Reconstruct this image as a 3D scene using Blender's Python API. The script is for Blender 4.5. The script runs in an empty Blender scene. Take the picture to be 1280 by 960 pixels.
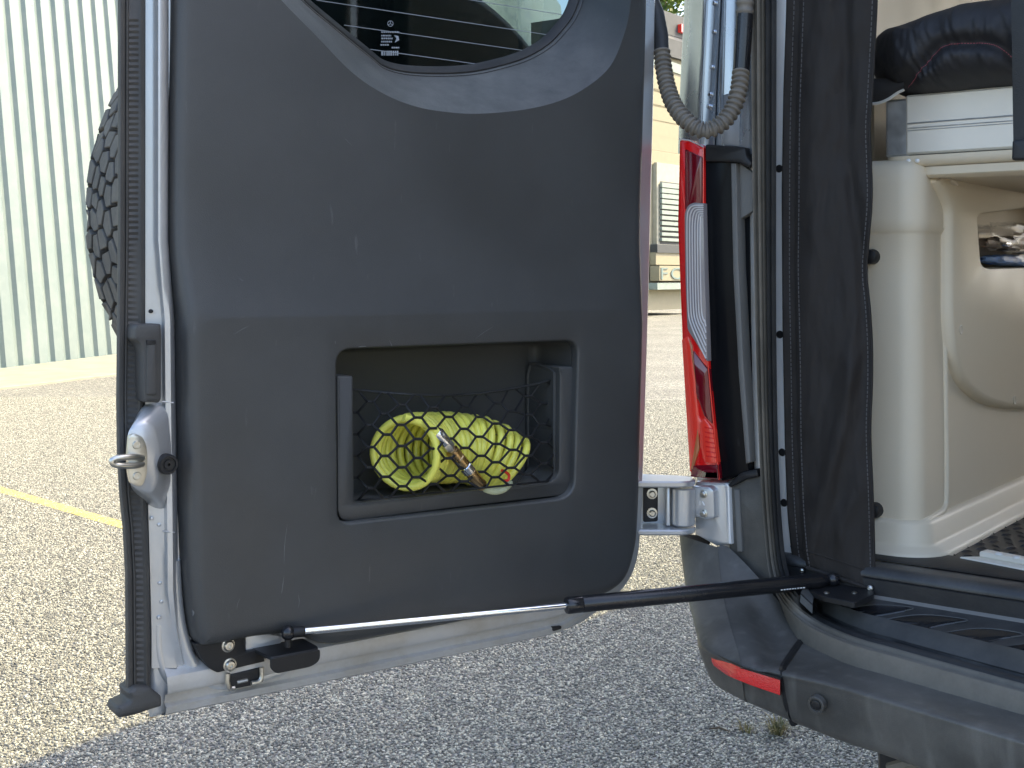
import bpy, bmesh, math, random
from mathutils import Vector, Matrix, noise, geometry
R = math.radians
rnd = random.Random(7)
scene = bpy.context.scene
COL = scene.collection

# ------------------------------------------------------------------ camera, sky, sun, exposure
F, HZ, CAMH = 1550.0, 345.0, 1.20
cam = bpy.data.cameras.new('camera'); camo = bpy.data.objects.new('camera', cam); COL.objects.link(camo)
cam.sensor_width = 36; cam.lens = 36 * F / 1280; cam.shift_y = -135 / 1280
cam.clip_start = 0.02; cam.clip_end = 3000
camo.location = (0, 0, CAMH); camo.rotation_euler = (R(90), 0, 0)
scene.camera = camo
SUN_AZ, SUN_EL = R(70), R(44)
world = bpy.data.worlds.new('World'); scene.world = world; world.use_nodes = True
wn = world.node_tree.nodes; wl = world.node_tree.links
sky = wn.new('ShaderNodeTexSky'); sky.sky_type = 'NISHITA'; sky.sun_disc = False
sky.sun_elevation = SUN_EL; sky.sun_rotation = SUN_AZ; sky.air_density = 1.0; sky.dust_density = 3.5; sky.ozone_density = 1.2
wl.new(sky.outputs[0], wn['Background'].inputs[0]); wn['Background'].inputs[1].default_value = 0.15
sd = bpy.data.lights.new('sun', 'SUN'); sd.energy = 2.05; sd.angle = R(0.5); sd.color = (1, 0.86, 0.47)
so = bpy.data.objects.new('sun', sd); COL.objects.link(so); so.location = (10, 10, 20)
sdir = Vector((math.sin(SUN_AZ) * math.cos(SUN_EL), math.cos(SUN_AZ) * math.cos(SUN_EL), math.sin(SUN_EL)))
so.rotation_euler = sdir.to_track_quat('Z', 'Y').to_euler()
scene.view_settings.view_transform = 'Standard'; scene.view_settings.look = 'None'
scene.view_settings.gamma = 1; scene.view_settings.use_curve_mapping = False
scene.view_settings.exposure = 1.88
scene.render.engine = 'CYCLES'
scene.cycles.use_denoising = True
scene.cycles.max_bounces = 10; scene.cycles.transparent_max_bounces = 12

# ------------------------------------------------------------------ frames
class Frame:
    def __init__(s, o, U, V, W):
        s.o, s.U, s.V, s.W = Vector(o), Vector(U), Vector(V), Vector(W)
    def p(s, u, v, w=0.0):
        return s.o + s.U * u + s.V * v + s.W * w
    def bp(s, px, py, w=0.0):                       # a direction from the viewpoint meets the plane at offset w
        d = Vector(((px - 640) / F, 1, -(py - HZ) / F)); c = Vector((0, 0, CAMH))
        t = (s.o + s.W * w - c).dot(s.W) / d.dot(s.W)
        q = c + d * t - s.o
        return q.dot(s.U), q.dot(s.V)
    def pp(s, px, py, w=0.0):
        u, v = s.bp(px, py, w); return s.p(u, v, w)
    def loc(s, P):
        q = Vector(P) - s.o; return q.dot(s.U), q.dot(s.V), q.dot(s.W)
Z3 = Vector((0, 0, 1))
DOOR = Frame((-.4268, 1.35, 0), (.8175, .5760, 0), (0, 0, 1), (.5760, -.8175, 0))
REAR = Frame((.26, 1.83, 0), (.79, -.613, 0), (0, 0, 1), (-.613, -.79, 0))
C0 = REAR.p(.308, 0, -.10)
SIDE = Frame(C0, (.613, .79, 0), (0, 0, 1), (.79, -.613, 0))
FLOORZ = .81
def PZ(px, py, z):
    Y = (CAMH - z) * F / (py - HZ); return Vector(((px - 640) / F * Y, Y, z))
def PY(px, py, Y):
    return Vector(((px - 640) / F * Y, Y, CAMH - (py - HZ) / F * Y))
def FLAT(z):
    return Frame((0, 0, z), (1, 0, 0), (0, 1, 0), (0, 0, 1))
VAN = REAR.p(0, 0, 0)

# ------------------------------------------------------------------ mesh helpers
def lerp(a, b, t): return a + (b - a) * t
def sm(a, b, x):
    t = max(0, min(1, (x - a) / (b - a))); return t * t * (3 - 2 * t)
def catmull(pts, n=6, closed=False):
    pts = [Vector(p) for p in pts]; out = []; m = len(pts)
    rng = range(m) if closed else range(m - 1)
    for i in rng:
        p1 = pts[i]; p2 = pts[(i + 1) % m]
        p0 = pts[i - 1] if (closed or i > 0) else p1 * 2 - p2
        p3 = pts[(i + 2) % m] if (closed or i + 2 < m) else p2 * 2 - p1
        for k in range(n):
            t = k / n
            out.append(.5 * ((2 * p1) + (p2 - p0) * t + (2 * p0 - 5 * p1 + 4 * p2 - p3) * t * t + (3 * p1 - p0 - 3 * p2 + p3) * t ** 3))
    if not closed: out.append(pts[-1].copy())
    return out
def round_poly(pts, r, n=5):
    pts = [Vector(p) for p in pts]; m = len(pts); out = []
    rs = r if isinstance(r, (list, tuple)) else [r] * m
    for i in range(m):
        a, b, c = pts[i - 1], pts[i], pts[(i + 1) % m]
        ra = min(rs[i], (a - b).length * .49, (c - b).length * .49)
        if ra <= 1e-6: out.append(b); continue
        s = b + (a - b).normalized() * ra; e = b + (c - b).normalized() * ra
        for k in range(n + 1):
            t = k / n; out.append(s * (1 - t) ** 2 + b * 2 * t * (1 - t) + e * t * t)
    return out
def area2(l):
    return sum(l[i - 1][0] * l[i][1] - l[i][0] * l[i - 1][1] for i in range(len(l))) / 2
def inset(l, d):
    sg = 1 if area2(l) > 0 else -1; m = len(l); out = []
    for i in range(m):
        a, b, c = Vector(l[i - 1][:2]), Vector(l[i][:2]), Vector(l[(i + 1) % m][:2])
        e1 = (b - a); e2 = (c - b)
        if e1.length < 1e-9: e1 = e2
        if e2.length < 1e-9: e2 = e1
        e1 = e1.normalized(); e2 = e2.normalized()
        n1 = Vector((-e1.y, e1.x)) * sg; n2 = Vector((-e2.y, e2.x)) * sg
        nn = n1 + n2
        if nn.length < 1e-6: nn = n1
        nn.normalize(); k = max(.45, nn.dot(n1))
        out.append(b + nn * (d / k))
    return out
def pip(p, l):
    x, y = p[0], p[1]; ins = False
    for i in range(len(l)):
        x1, y1 = l[i - 1][0], l[i - 1][1]; x2, y2 = l[i][0], l[i][1]
        if (y1 > y) != (y2 > y) and x < (x2 - x1) * (y - y1) / (y2 - y1) + x1: ins = not ins
    return ins
ROOT = {}
def setprops(o, label=None, cat=None, group=None, kind=None):
    if label: o['label'] = label
    if cat: o['category'] = cat
    if group: o['group'] = group
    if kind: o['kind'] = kind
    return o
def thing(name, loc, label, cat, group=None):
    o = bpy.data.objects.new(name, None); COL.objects.link(o); o.location = loc; o.empty_display_size = .1
    ROOT[o.name] = Vector(loc); return setprops(o, label, cat, group)
class G:
    def __init__(s): s.v = []; s.f = []
    def add(s, v, f):
        n = len(s.v); s.v += [Vector(x) for x in v]; s.f += [[i + n for i in q] for q in f]; return s
    def loft(s, loops, closed=True, cap0=False, cap1=False):
        n = len(loops[0]); v = [p for l in loops for p in l]; f = []
        for a in range(len(loops) - 1):
            for i in range(n if closed else n - 1):
                j = (i + 1) % n
                f.append([a * n + i, a * n + j, (a + 1) * n + j, (a + 1) * n + i])
        if cap0: f.append(list(range(n))[::-1])
        if cap1: f.append([(len(loops) - 1) * n + i for i in range(n)])
        return s.add(v, f)
    def tube(s, pts, rad, seg=12, cap=True, flat=1.0):
        pts = [Vector(p) for p in pts]; m = len(pts); loops = []; N = None
        for i in range(m):
            t = (pts[min(i + 1, m - 1)] - pts[max(i - 1, 0)])
            t = t.normalized() if t.length > 1e-9 else Vector((0, 0, 1))
            if N is None:
                N = t.cross(Z3) if abs(t.z) < .9 else t.cross(Vector((1, 0, 0)))
            N = (N - t * N.dot(t)).normalized(); B = t.cross(N)
            r = rad[i] if isinstance(rad, (list, tuple)) else rad
            loops.append([pts[i] + N * (math.cos(2 * math.pi * k / seg) * r) + B * (math.sin(2 * math.pi * k / seg) * r * flat) for k in range(seg)])
        return s.loft(loops, True, cap, cap)
    def lathe(s, o, axis, prof, seg=20):
        ax = Vector(axis).normalized(); N = ax.cross(Z3) if abs(ax.z) < .9 else ax.cross(Vector((1, 0, 0)))
        N.normalize(); B = ax.cross(N); o = Vector(o)
        loops = [[o + ax * h + (N * math.cos(2 * math.pi * k / seg) + B * math.sin(2 * math.pi * k / seg)) * max(r, 1e-5) for k in range(seg)] for r, h in prof]
        return s.loft(loops, True, True, True)
    def plate(s, fr, outl, prof, cap0=True, cap1=True):
        loops2 = [inset(outl, d) for d, w in prof]
        L = [[fr.p(q[0], q[1], w) for q in l] for l, (d, w) in zip(loops2, prof)]
        s.loft(L, True)
        n = len(outl)
        for flag, l2, L3 in ((cap0, loops2[0], L[0]), (cap1, loops2[-1], L[-1])):
            if flag:
                tri = geometry.tessellate_polygon([[Vector((q[0], q[1], 0)) for q in l2]])
                s.add(L3, [list(t) for t in tri])
        return s
    def box(s, fr, u0, u1, v0, v1, w0, w1, b=.002):
        o = [(u0, v0), (u1, v0), (u1, v1), (u0, v1)]
        if b > 0:
            o = round_poly([Vector(q) for q in o], b, 2)
            return s.plate(fr, o, [(b, w0), (0, w0 + b), (0, w1 - b), (b, w1)])
        return s.plate(fr, [Vector(q) for q in o], [(0, w0), (0, w1)])
    def build(s, name, mat, parent=None, smooth=40, weld=True, **kw):
        root = ROOT[parent.name] if parent else sum(s.v, Vector()) / max(1, len(s.v))
        if not parent:
            root = Vector((root.x, root.y, min(p.z for p in s.v)))
        me = bpy.data.meshes.new(name)
        me.from_pydata([p - root for p in s.v], [], s.f); me.update()
        if weld:
            bm = bmesh.new(); bm.from_mesh(me)
            bmesh.ops.remove_doubles(bm, verts=bm.verts, dist=1e-6)
            bmesh.ops.recalc_face_normals(bm, faces=bm.faces)
            bm.to_mesh(me); bm.free()
        me.polygons.foreach_set('use_smooth', [smooth > 0] * len(me.polygons))
        if smooth > 0: me.set_sharp_from_angle(angle=R(smooth))
        me.materials.append(mat)
        o = bpy.data.objects.new(name, me); COL.objects.link(o)
        if parent: o.parent = parent
        else: o.location = root
        ROOT[o.name] = root
        return setprops(o, **kw)
def pxs(fr, pts, w): return [Vector(fr.bp(x, y, w)) for x, y in pts]
def pplate(fr, name, pts, w0, w1, mat, parent, rpx=0, b=.0015, smooth=40, **kw):
    o = round_poly([Vector(p) for p in pts], rpx, 5) if (isinstance(rpx, (list, tuple)) or rpx > 0) else [Vector(p) for p in pts]
    o = pxs(fr, o, w1)
    return G().plate(fr, o, [(0, w0), (0, w1 - b), (b * .3, w1 - b * .3), (b, w1)]).build(name, mat, parent, smooth, **kw)
def net_surface(ctrl, n=6):
    rows = [catmull(r, n) for r in ctrl]
    cols = [catmull([rows[i][j] for i in range(len(rows))], n) for j in range(len(rows[0]))]
    return [list(x) for x in zip(*cols)]

def cdt_cap(g, fr, outer, holes, w):
    pts = []; ed = []
    for l in [outer] + holes:
        n0 = len(pts); m = len(l); pts += [Vector((q[0], q[1])) for q in l]; ed += [(n0 + i, n0 + (i + 1) % m) for i in range(m)]
    r = geometry.delaunay_2d_cdt(pts, ed, [], 0, 1e-6); fs = []
    for f in r[2]:
        c = sum((r[0][i] for i in f), Vector((0, 0))) / len(f)
        if pip(c, outer) and not any(pip(c, h) for h in holes): fs.append(list(f))
    g.add([fr.p(q.x, q.y, w) for q in r[0]], fs)

# ------------------------------------------------------------------ materials
def M(name, col, rough=.5, metal=0.0, spec=.5, var=.12, vscale=6.0, bump=0.0, bscale=300.0, dust=None, dustamt=0.0, dscale=9.0, coat=0.0, scratch=0.0, rvar=.08, settle=0.0, streak=0.0):
    m = bpy.data.materials.new(name); m.use_nodes = True; nt = m.node_tree; N = nt.nodes; L = nt.links
    b = N['Principled BSDF']; tc = N.new('ShaderNodeTexCoord')
    n1 = N.new('ShaderNodeTexNoise'); n1.inputs['Scale'].default_value = vscale; n1.inputs['Detail'].default_value = 6; L.new(tc.outputs['Object'], n1.inputs['Vector'])
    rp = N.new('ShaderNodeMapRange'); rp.inputs[1].default_value = .3; rp.inputs[2].default_value = .7; rp.inputs[3].default_value = 1 - var; rp.inputs[4].default_value = 1 + var; L.new(n1.outputs[0], rp.inputs[0])
    mx = N.new('ShaderNodeMix'); mx.data_type = 'RGBA'; mx.blend_type = 'MULTIPLY'; mx.inputs[0].default_value = 1
    mx.inputs[6].default_value = (*col, 1); L.new(rp.outputs[0], mx.inputs[7]); out = mx.outputs[2]
    if dust:
        n2 = N.new('ShaderNodeTexNoise'); n2.inputs['Scale'].default_value = dscale; n2.inputs['Detail'].default_value = 9; n2.inputs['Roughness'].default_value = .7; L.new(tc.outputs['Object'], n2.inputs['Vector'])
        r2 = N.new('ShaderNodeMapRange'); r2.inputs[1].default_value = .42; r2.inputs[2].default_value = .72; r2.inputs[3].default_value = 0; r2.inputs[4].default_value = dustamt; L.new(n2.outputs[0], r2.inputs[0])
        m2 = N.new('ShaderNodeMix'); m2.data_type = 'RGBA'; L.new(r2.outputs[0], m2.inputs[0]); L.new(out, m2.inputs[6]); m2.inputs[7].default_value = (*dust, 1); out = m2.outputs[2]
    if scratch > 0:
        mp = N.new('ShaderNodeMapping'); mp.inputs['Scale'].default_value = (30, 30, 5); mp.inputs['Rotation'].default_value = (.2, .35, .1); L.new(tc.outputs['Object'], mp.inputs[0])
        n3 = N.new('ShaderNodeTexNoise'); n3.inputs['Scale'].default_value = 3.2; n3.inputs['Detail'].default_value = 4; L.new(mp.outputs[0], n3.inputs['Vector'])
        r3 = N.new('ShaderNodeMapRange'); r3.inputs[1].default_value = .70; r3.inputs[2].default_value = .78; r3.inputs[4].default_value = scratch; L.new(n3.outputs[0], r3.inputs[0])
        m3 = N.new('ShaderNodeMix'); m3.data_type = 'RGBA'; L.new(r3.outputs[0], m3.inputs[0]); L.new(out, m3.inputs[6]); m3.inputs[7].default_value = (.3, .3, .3, 1); out = m3.outputs[2]
    if streak > 0:
        mp4 = N.new('ShaderNodeMapping'); mp4.inputs['Scale'].default_value = (55, 55, 2.5); L.new(tc.outputs['Object'], mp4.inputs[0])
        n4 = N.new('ShaderNodeTexNoise'); n4.inputs['Scale'].default_value = 1.0; n4.inputs['Detail'].default_value = 3; L.new(mp4.outputs[0], n4.inputs['Vector'])
        r4 = N.new('ShaderNodeMapRange'); r4.inputs[1].default_value = .52; r4.inputs[2].default_value = .75; r4.inputs[4].default_value = streak; L.new(n4.outputs[0], r4.inputs[0])
        m4 = N.new('ShaderNodeMix'); m4.data_type = 'RGBA'; L.new(r4.outputs[0], m4.inputs[0]); L.new(out, m4.inputs[6]); m4.inputs[7].default_value = (.30, .29, .26, 1); out = m4.outputs[2]
    if settle > 0:
        ge = N.new('ShaderNodeNewGeometry'); sx_ = N.new('ShaderNodeSeparateXYZ'); L.new(ge.outputs['Normal'], sx_.inputs[0])
        r5 = N.new('ShaderNodeMapRange'); r5.inputs[1].default_value = .25; r5.inputs[2].default_value = .8; r5.inputs[4].default_value = settle; L.new(sx_.outputs[2], r5.inputs[0])
        n5 = N.new('ShaderNodeTexNoise'); n5.inputs['Scale'].default_value = 18; n5.inputs['Detail'].default_value = 10; n5.inputs['Roughness'].default_value = .75; L.new(tc.outputs['Object'], n5.inputs['Vector'])
        q5 = N.new('ShaderNodeMapRange'); q5.inputs[1].default_value = .3; q5.inputs[2].default_value = .7; q5.inputs[3].default_value = .35; q5.inputs[4].default_value = 1.3; L.new(n5.outputs[0], q5.inputs[0])
        k5 = N.new('ShaderNodeMath'); k5.operation = 'MULTIPLY'; L.new(r5.outputs[0], k5.inputs[0]); L.new(q5.outputs[0], k5.inputs[1])
        m5 = N.new('ShaderNodeMix'); m5.data_type = 'RGBA'; L.new(k5.outputs[0], m5.inputs[0]); L.new(out, m5.inputs[6]); m5.inputs[7].default_value = (.27, .26, .24, 1); out = m5.outputs[2]
    L.new(out, b.inputs['Base Color'])
    rr = N.new('ShaderNodeMapRange'); rr.inputs[1].default_value = .3; rr.inputs[2].default_value = .7; rr.inputs[3].default_value = max(0, rough - rvar); rr.inputs[4].default_value = rough + rvar; L.new(n1.outputs[0], rr.inputs[0]); L.new(rr.outputs[0], b.inputs['Roughness'])
    b.inputs['Metallic'].default_value = metal; b.inputs['Specular IOR Level'].default_value = spec; b.inputs['Coat Weight'].default_value = coat; b.inputs['Coat Roughness'].default_value = .08
    if bump > 0:
        nb = N.new('ShaderNodeTexNoise'); nb.inputs['Scale'].default_value = bscale; nb.inputs['Detail'].default_value = 3; L.new(tc.outputs['Object'], nb.inputs['Vector'])
        bp = N.new('ShaderNodeBump'); bp.inputs['Strength'].default_value = bump; bp.inputs['Distance'].default_value = .002; L.new(nb.outputs[0], bp.inputs['Height']); L.new(bp.outputs[0], b.inputs['Normal'])
    return m
mPanel = M('panel_plastic', (.049, .050, .050), .42, settle=.42, spec=.65, var=.10, bump=.22, bscale=900, dust=(.16, .16, .16), dustamt=.10, dscale=4, scratch=.16)
mTray = M('tray_plastic', (.050, .051, .050), .5, var=.1, bump=.2, bscale=900)
mBlack = M('black_plastic', (.014, .014, .015), .45, spec=.4, bump=.1, bscale=500, dust=(.10, .09, .08), dustamt=.08)
mRubber = M('rubber', (.026, .026, .026), .55, bump=.12, bscale=400, dust=(.15, .14, .12), dustamt=.2, dscale=14)
mRubberTan = M('weathered_rubber', (.14, .125, .10), .6, bump=.15, bscale=300, dust=(.24, .21, .17), dustamt=.6, dscale=16)
mSilver = M('silver_paint', (.60, .61, .62), .34, metal=.55, var=.05, coat=.35, dust=(.42, .38, .31), dustamt=.30, dscale=7)
mSilverSky = M('clean_sky_tinted_silver', (.46, .49, .53), .28, metal=.85, var=.04, coat=.3, dust=(.40, .37, .31), dustamt=.10, dscale=7)  # less dusty, and tinted blue to stand in for reflected sky
mSealGrey = M('grey_rubber', (.058, .056, .053), .58, bump=.12, bscale=400, dust=(.17, .16, .14), dustamt=.2, dscale=14)
mSilverDusty = M('dusty_silver_paint', (.56, .55, .53), .45, metal=.35, var=.08, coat=.15, dust=(.40, .35, .27), dustamt=.75, dscale=11, bump=.05, bscale=200)
mWhitePaint = M('pale_paint', (.84, .84, .83), .35, metal=.2, var=.04, coat=.3)
mSteel = M('zinc_steel', (.62, .60, .54), .33, metal=1, var=.15, vscale=40)
mChrome = M('chrome', (.82, .83, .85), .09, metal=1, var=.03, rvar=.03)
mBrass = M('brass', (.66, .45, .22), .28, metal=1, var=.15, vscale=60)
mStrut = M('black_gloss', (.012, .012, .014), .22, spec=.6, rvar=.08, dust=(.10, .10, .10), dustamt=.12, dscale=20)
mLoom = M('loom_plastic', (.16, .145, .125), .6, var=.2, vscale=60, dust=(.30, .26, .2), dustamt=.5, dscale=25)
mBumper = M('bumper_plastic', (.066, .063, .057), .42, settle=.12, streak=.20, var=.14, bump=.18, bscale=600, dust=(.26, .245, .215), dustamt=.38, dscale=5)
mStep = M('step_plastic', (.022, .023, .025), .36, settle=.09, var=.15, bump=.15, bscale=500, dust=(.19, .18, .16), dustamt=.28, dscale=13)
mBeige = M('beige_trim', (.72, .625, .47), .5, var=.03, bump=.12, bscale=700, dust=(.42, .38, .31), dustamt=.12, dscale=3)
mBeigeGrey = M('greyed_beige_trim', (.70, .61, .47), .48, var=.03, bump=.12, bscale=700, dust=(.36, .33, .28), dustamt=.15, dscale=5)
mHeadliner = M('headliner', (.50, .47, .42), .85, var=.05, bump=.3, bscale=300)
mMat = M('floor_mat', (.016, .016, .017), .5, var=.2, bump=.2, bscale=250, dust=(.09, .085, .08), dustamt=.2, dscale=20)
mAlu = M('aluminium', (.80, .75, .65), .48, metal=.12, var=.05, vscale=12, bump=.04, bscale=90)
mAluEnd = M('galvanised_end', (.62, .62, .61), .4, metal=.8, var=.16, vscale=50)
mFabric = M('curtain_fabric', (.029, .025, .0225), .7, var=.12, vscale=14, bump=.35, bscale=1200, spec=.25, dust=(.07, .066, .064), dustamt=.12)
mQuilt = M('quilted_nylon', (.030, .030, .033), .62, var=.1, vscale=10, bump=.25, bscale=1000, spec=.35)
mThread = M('thread', (.11, .105, .105), .7)
mRedThread = M('red_thread', (.42, .10, .13), .6)
mStrap = M('webbing', (.020, .021, .021), .6, bump=.4, bscale=500)
mTyre = M('tyre_rubber', (.075, .073, .07), .7, var=.2, vscale=30, bump=.3, bscale=200, dust=(.22, .2, .17), dustamt=.5, dscale=18)
mTyreDark = M('tyre_groove', (.016, .016, .016), .75, var=.2)
mHose = M('yellow_hose', (.92, .88, .15), .3, var=.06, vscale=30, spec=.55)
mNet = M('net_cord', (.012, .012, .013), .7)
mWhitePlastic = M('white_sleeve', (.55, .56, .36), .45)
mRedMark = M('red_mark', (.75, .04, .02), .5)
mGreyPrint = M('grey_print', (.35, .38, .42), .6)
mKerb = M('concrete', (.27, .255, .205), .85, var=.14, vscale=3, bump=.5, bscale=60)
mYellow = M('yellow_paint', (.56, .42, .07), .7, var=.2, vscale=5, bump=.6, bscale=120, dust=(.30, .27, .19), dustamt=.9, dscale=30)
mShed = M('shed_paint', (.165, .208, .206), .35, var=.04, vscale=1.2, metal=.1, dust=(.42, .42, .38), dustamt=.2, dscale=2)
mShedDark = M('shed_trim', (.16, .22, .21), .5)
mCream = M('cream_siding', (.30, .27, .185), .75, var=.06)
mCreamTrim = M('pale_trim', (.40, .38, .30), .7)
mDarkGrey = M('dark_grey', (.05, .055, .06), .6)
mGreenGrey = M('grey_green_band', (.26, .31, .28), .6)
mBark = M('bark', (.10, .075, .05), .9, var=.3, bump=.8, bscale=30)
mRedLens = None
def glassy(name, col, rough=.06, trans=.0, alpha=None, emit=None):
    m = bpy.data.materials.new(name); m.use_nodes = True; b = m.node_tree.nodes['Principled BSDF']
    b.inputs['Base Color'].default_value = (*col, 1); b.inputs['Roughness'].default_value = rough; b.inputs['Transmission Weight'].default_value = trans
    b.inputs['Coat Weight'].default_value = 1.0; b.inputs['Coat Roughness'].default_value = .03; b.inputs['IOR'].default_value = 1.45
    return m
mRedLens = glassy('red_lens', (.80, .012, .012), .1)
mRedBright = glassy('bright_red_lens', (.92, .05, .03), .18)
mRedDark = glassy('dark_red_lens', (.16, .004, .012), .06)
mReflector = M('reflector', (.85, .012, .012), .25, bump=.6, bscale=700, coat=.6, spec=.6)
mClear = glassy('clear_lens', (.27, .245, .245), .15)
mClearRib = glassy('clear_lens_rib', (.62, .58, .57), .08)  # paler than the lens, so its ridges carry painted highlight lines
mAmber = glassy('amber_facet', (.5, .16, .06), .15)
mDeepBlack = M('gloss_black_trim', (.006, .0065, .008), .2, spec=.1, var=.1, dust=(.05, .05, .05), dustamt=.08, dscale=9, scratch=.08)
mGreyTrim = M('grey_trim', (.15, .145, .135), .5, dust=(.2, .19, .17), dustamt=.3)
def glass_tint():
    m = bpy.data.materials.new('tinted_glass'); m.use_nodes = True; nt = m.node_tree; N = nt.nodes; L = nt.links; N.remove(N['Principled BSDF'])
    tr = N.new('ShaderNodeBsdfTransparent'); tr.inputs[0].default_value = (.52, .60, .60, 1)
    gl = N.new('ShaderNodeBsdfGlossy'); gl.inputs['Roughness'].default_value = .02
    fr = N.new('ShaderNodeFresnel'); fr.inputs[0].default_value = 1.5
    hf = N.new('ShaderNodeMath'); hf.operation = 'MULTIPLY'; hf.inputs[1].default_value = .4; L.new(fr.outputs[0], hf.inputs[0]); mx = N.new('ShaderNodeMixShader'); L.new(hf.outputs[0], mx.inputs[0]); L.new(tr.outputs[0], mx.inputs[1]); L.new(gl.outputs[0], mx.inputs[2]); L.new(mx.outputs[0], N['Material Output'].inputs[0])
    return m
mGlass = glass_tint()
def plastic_film():
    m = bpy.data.materials.new('clear_film'); m.use_nodes = True; nt = m.node_tree; N = nt.nodes; L = nt.links; N.remove(N['Principled BSDF'])
    tr = N.new('ShaderNodeBsdfTransparent'); tr.inputs[0].default_value = (.97, .97, .97, 1)
    gl = N.new('ShaderNodeBsdfGlossy'); gl.inputs['Roughness'].default_value = .12
    mx = N.new('ShaderNodeMixShader'); mx.inputs[0].default_value = .07; L.new(tr.outputs[0], mx.inputs[1]); L.new(gl.outputs[0], mx.inputs[2]); L.new(mx.outputs[0], N['Material Output'].inputs[0])
    return m
mFilm = plastic_film()
mBlue = M('blue_pouch', (.22, .40, .80), .5, var=.2, vscale=30)
mBrown = M('brown_packet', (.42, .33, .27), .5, var=.4, vscale=40)
def leaf_mat(name, c1, c2):
    m = bpy.data.materials.new(name); m.use_nodes = True; nt = m.node_tree; N = nt.nodes; L = nt.links; b = N['Principled BSDF']
    g = N.new('ShaderNodeNewGeometry'); r = N.new('ShaderNodeValToRGB'); r.color_ramp.elements[0].color = (*c1, 1); r.color_ramp.elements[1].color = (*c2, 1)
    L.new(g.outputs['Random Per Island'], r.inputs[0]); L.new(r.outputs[0], b.inputs['Base Color']); b.inputs['Roughness'].default_value = .6
    tl = N.new('ShaderNodeBsdfTranslucent'); L.new(r.outputs[0], tl.inputs[0]); mx = N.new('ShaderNodeMixShader'); mx.inputs[0].default_value = .35
    L.new(b.outputs[0], mx.inputs[1]); L.new(tl.outputs[0], mx.inputs[2]); L.new(mx.outputs[0], N['Material Output'].inputs[0]); return m
mLeaf = leaf_mat('leaf', (.05, .10, .015), (.14, .20, .035))
mWeed = leaf_mat('weed', (.10, .11, .045), (.34, .29, .16))
def ground_mat():
    m = bpy.data.materials.new('chipseal'); m.use_nodes = True; nt = m.node_tree; N = nt.nodes; L = nt.links; b = N['Principled BSDF']
    tc = N.new('ShaderNodeTexCoord')
    def vor(scale, feat='F1'):
        v = N.new('ShaderNodeTexVoronoi'); v.feature = feat; v.inputs['Scale'].default_value = scale; L.new(wv.outputs[0], v.inputs['Vector']); return v
    nz = N.new('ShaderNodeTexNoise'); nz.inputs['Scale'].default_value = 40; L.new(tc.outputs['Object'], nz.inputs['Vector'])
    wv = N.new('ShaderNodeMix'); wv.data_type = 'VECTOR'; wv.inputs[0].default_value = .012; L.new(tc.outputs['Object'], wv.inputs[4]); L.new(nz.outputs['Color'], wv.inputs[5])
    wv.outputs[0].name
    class _W: pass
    out = wv.outputs[1]
    def vor(scale, feat='F1'):
        v = N.new('ShaderNodeTexVoronoi'); v.feature = feat; v.inputs['Scale'].default_value = scale; L.new(out, v.inputs['Vector']); return v
    a = vor(80); e = vor(80, 'DISTANCE_TO_EDGE'); a2 = vor(140); e2 = vor(140, 'DISTANCE_TO_EDGE')
    sep = N.new('ShaderNodeSeparateColor'); L.new(a.outputs['Color'], sep.inputs[0])
    rp = N.new('ShaderNodeValToRGB'); cr = rp.color_ramp
    cr.elements[0].color = (.035, .036, .04, 1); cr.elements[1].color = (.66, .65, .61, 1)
    for p, c in ((.22, (.075, .078, .085, 1)), (.42, (.15, .155, .16, 1)), (.62, (.23, .23, .225, 1)), (.80, (.36, .35, .325, 1)), (.9, (.48, .47, .44, 1))):
        x = cr.elements.new(p); x.color = c
    L.new(sep.outputs[0], rp.inputs[0])
    tint = N.new('ShaderNodeValToRGB'); tint.color_ramp.elements[0].color = (.98, .96, .90, 1); tint.color_ramp.elements[1].color = (1.06, 1.0, .82, 1); L.new(sep.outputs[1], tint.inputs[0])
    mt = N.new('ShaderNodeMix'); mt.data_type = 'RGBA'; mt.blend_type = 'MULTIPLY'; mt.inputs[0].default_value = 1; L.new(rp.outputs[0], mt.inputs[6]); L.new(tint.outputs[0], mt.inputs[7])
    s2 = N.new('ShaderNodeSeparateColor'); L.new(a2.outputs['Color'], s2.inputs[0])
    rp2 = N.new('ShaderNodeValToRGB'); rp2.color_ramp.elements[0].color = (.03, .03, .033, 1); rp2.color_ramp.elements[1].color = (.30, .29, .27, 1); L.new(s2.outputs[0], rp2.inputs[0])
    ed = N.new('ShaderNodeMapRange'); ed.inputs[1].default_value = .035; ed.inputs[2].default_value = .16; L.new(e.outputs['Distance'], ed.inputs[0])
    big = N.new('ShaderNodeMapRange'); big.inputs[1].default_value = .30; big.inputs[2].default_value = .36; L.new(sep.outputs[2], big.inputs[0])
    msk = N.new('ShaderNodeMath'); msk.operation = 'MULTIPLY'; L.new(ed.outputs[0], msk.inputs[0]); L.new(big.outputs[0], msk.inputs[1])
    mx = N.new('ShaderNodeMix'); mx.data_type = 'RGBA'; L.new(msk.outputs[0], mx.inputs[0]); L.new(rp2.outputs[0], mx.inputs[6]); L.new(mt.outputs[2], mx.inputs[7])
    nl = N.new('ShaderNodeTexNoise'); nl.inputs['Scale'].default_value = .9; nl.inputs['Detail'].default_value = 7; L.new(tc.outputs['Object'], nl.inputs['Vector'])
    nr = N.new('ShaderNodeMapRange'); nr.inputs[1].default_value = .3; nr.inputs[2].default_value = .7; nr.inputs[3].default_value = .95; nr.inputs[4].default_value = 1.35; L.new(nl.outputs[0], nr.inputs[0])
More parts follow.
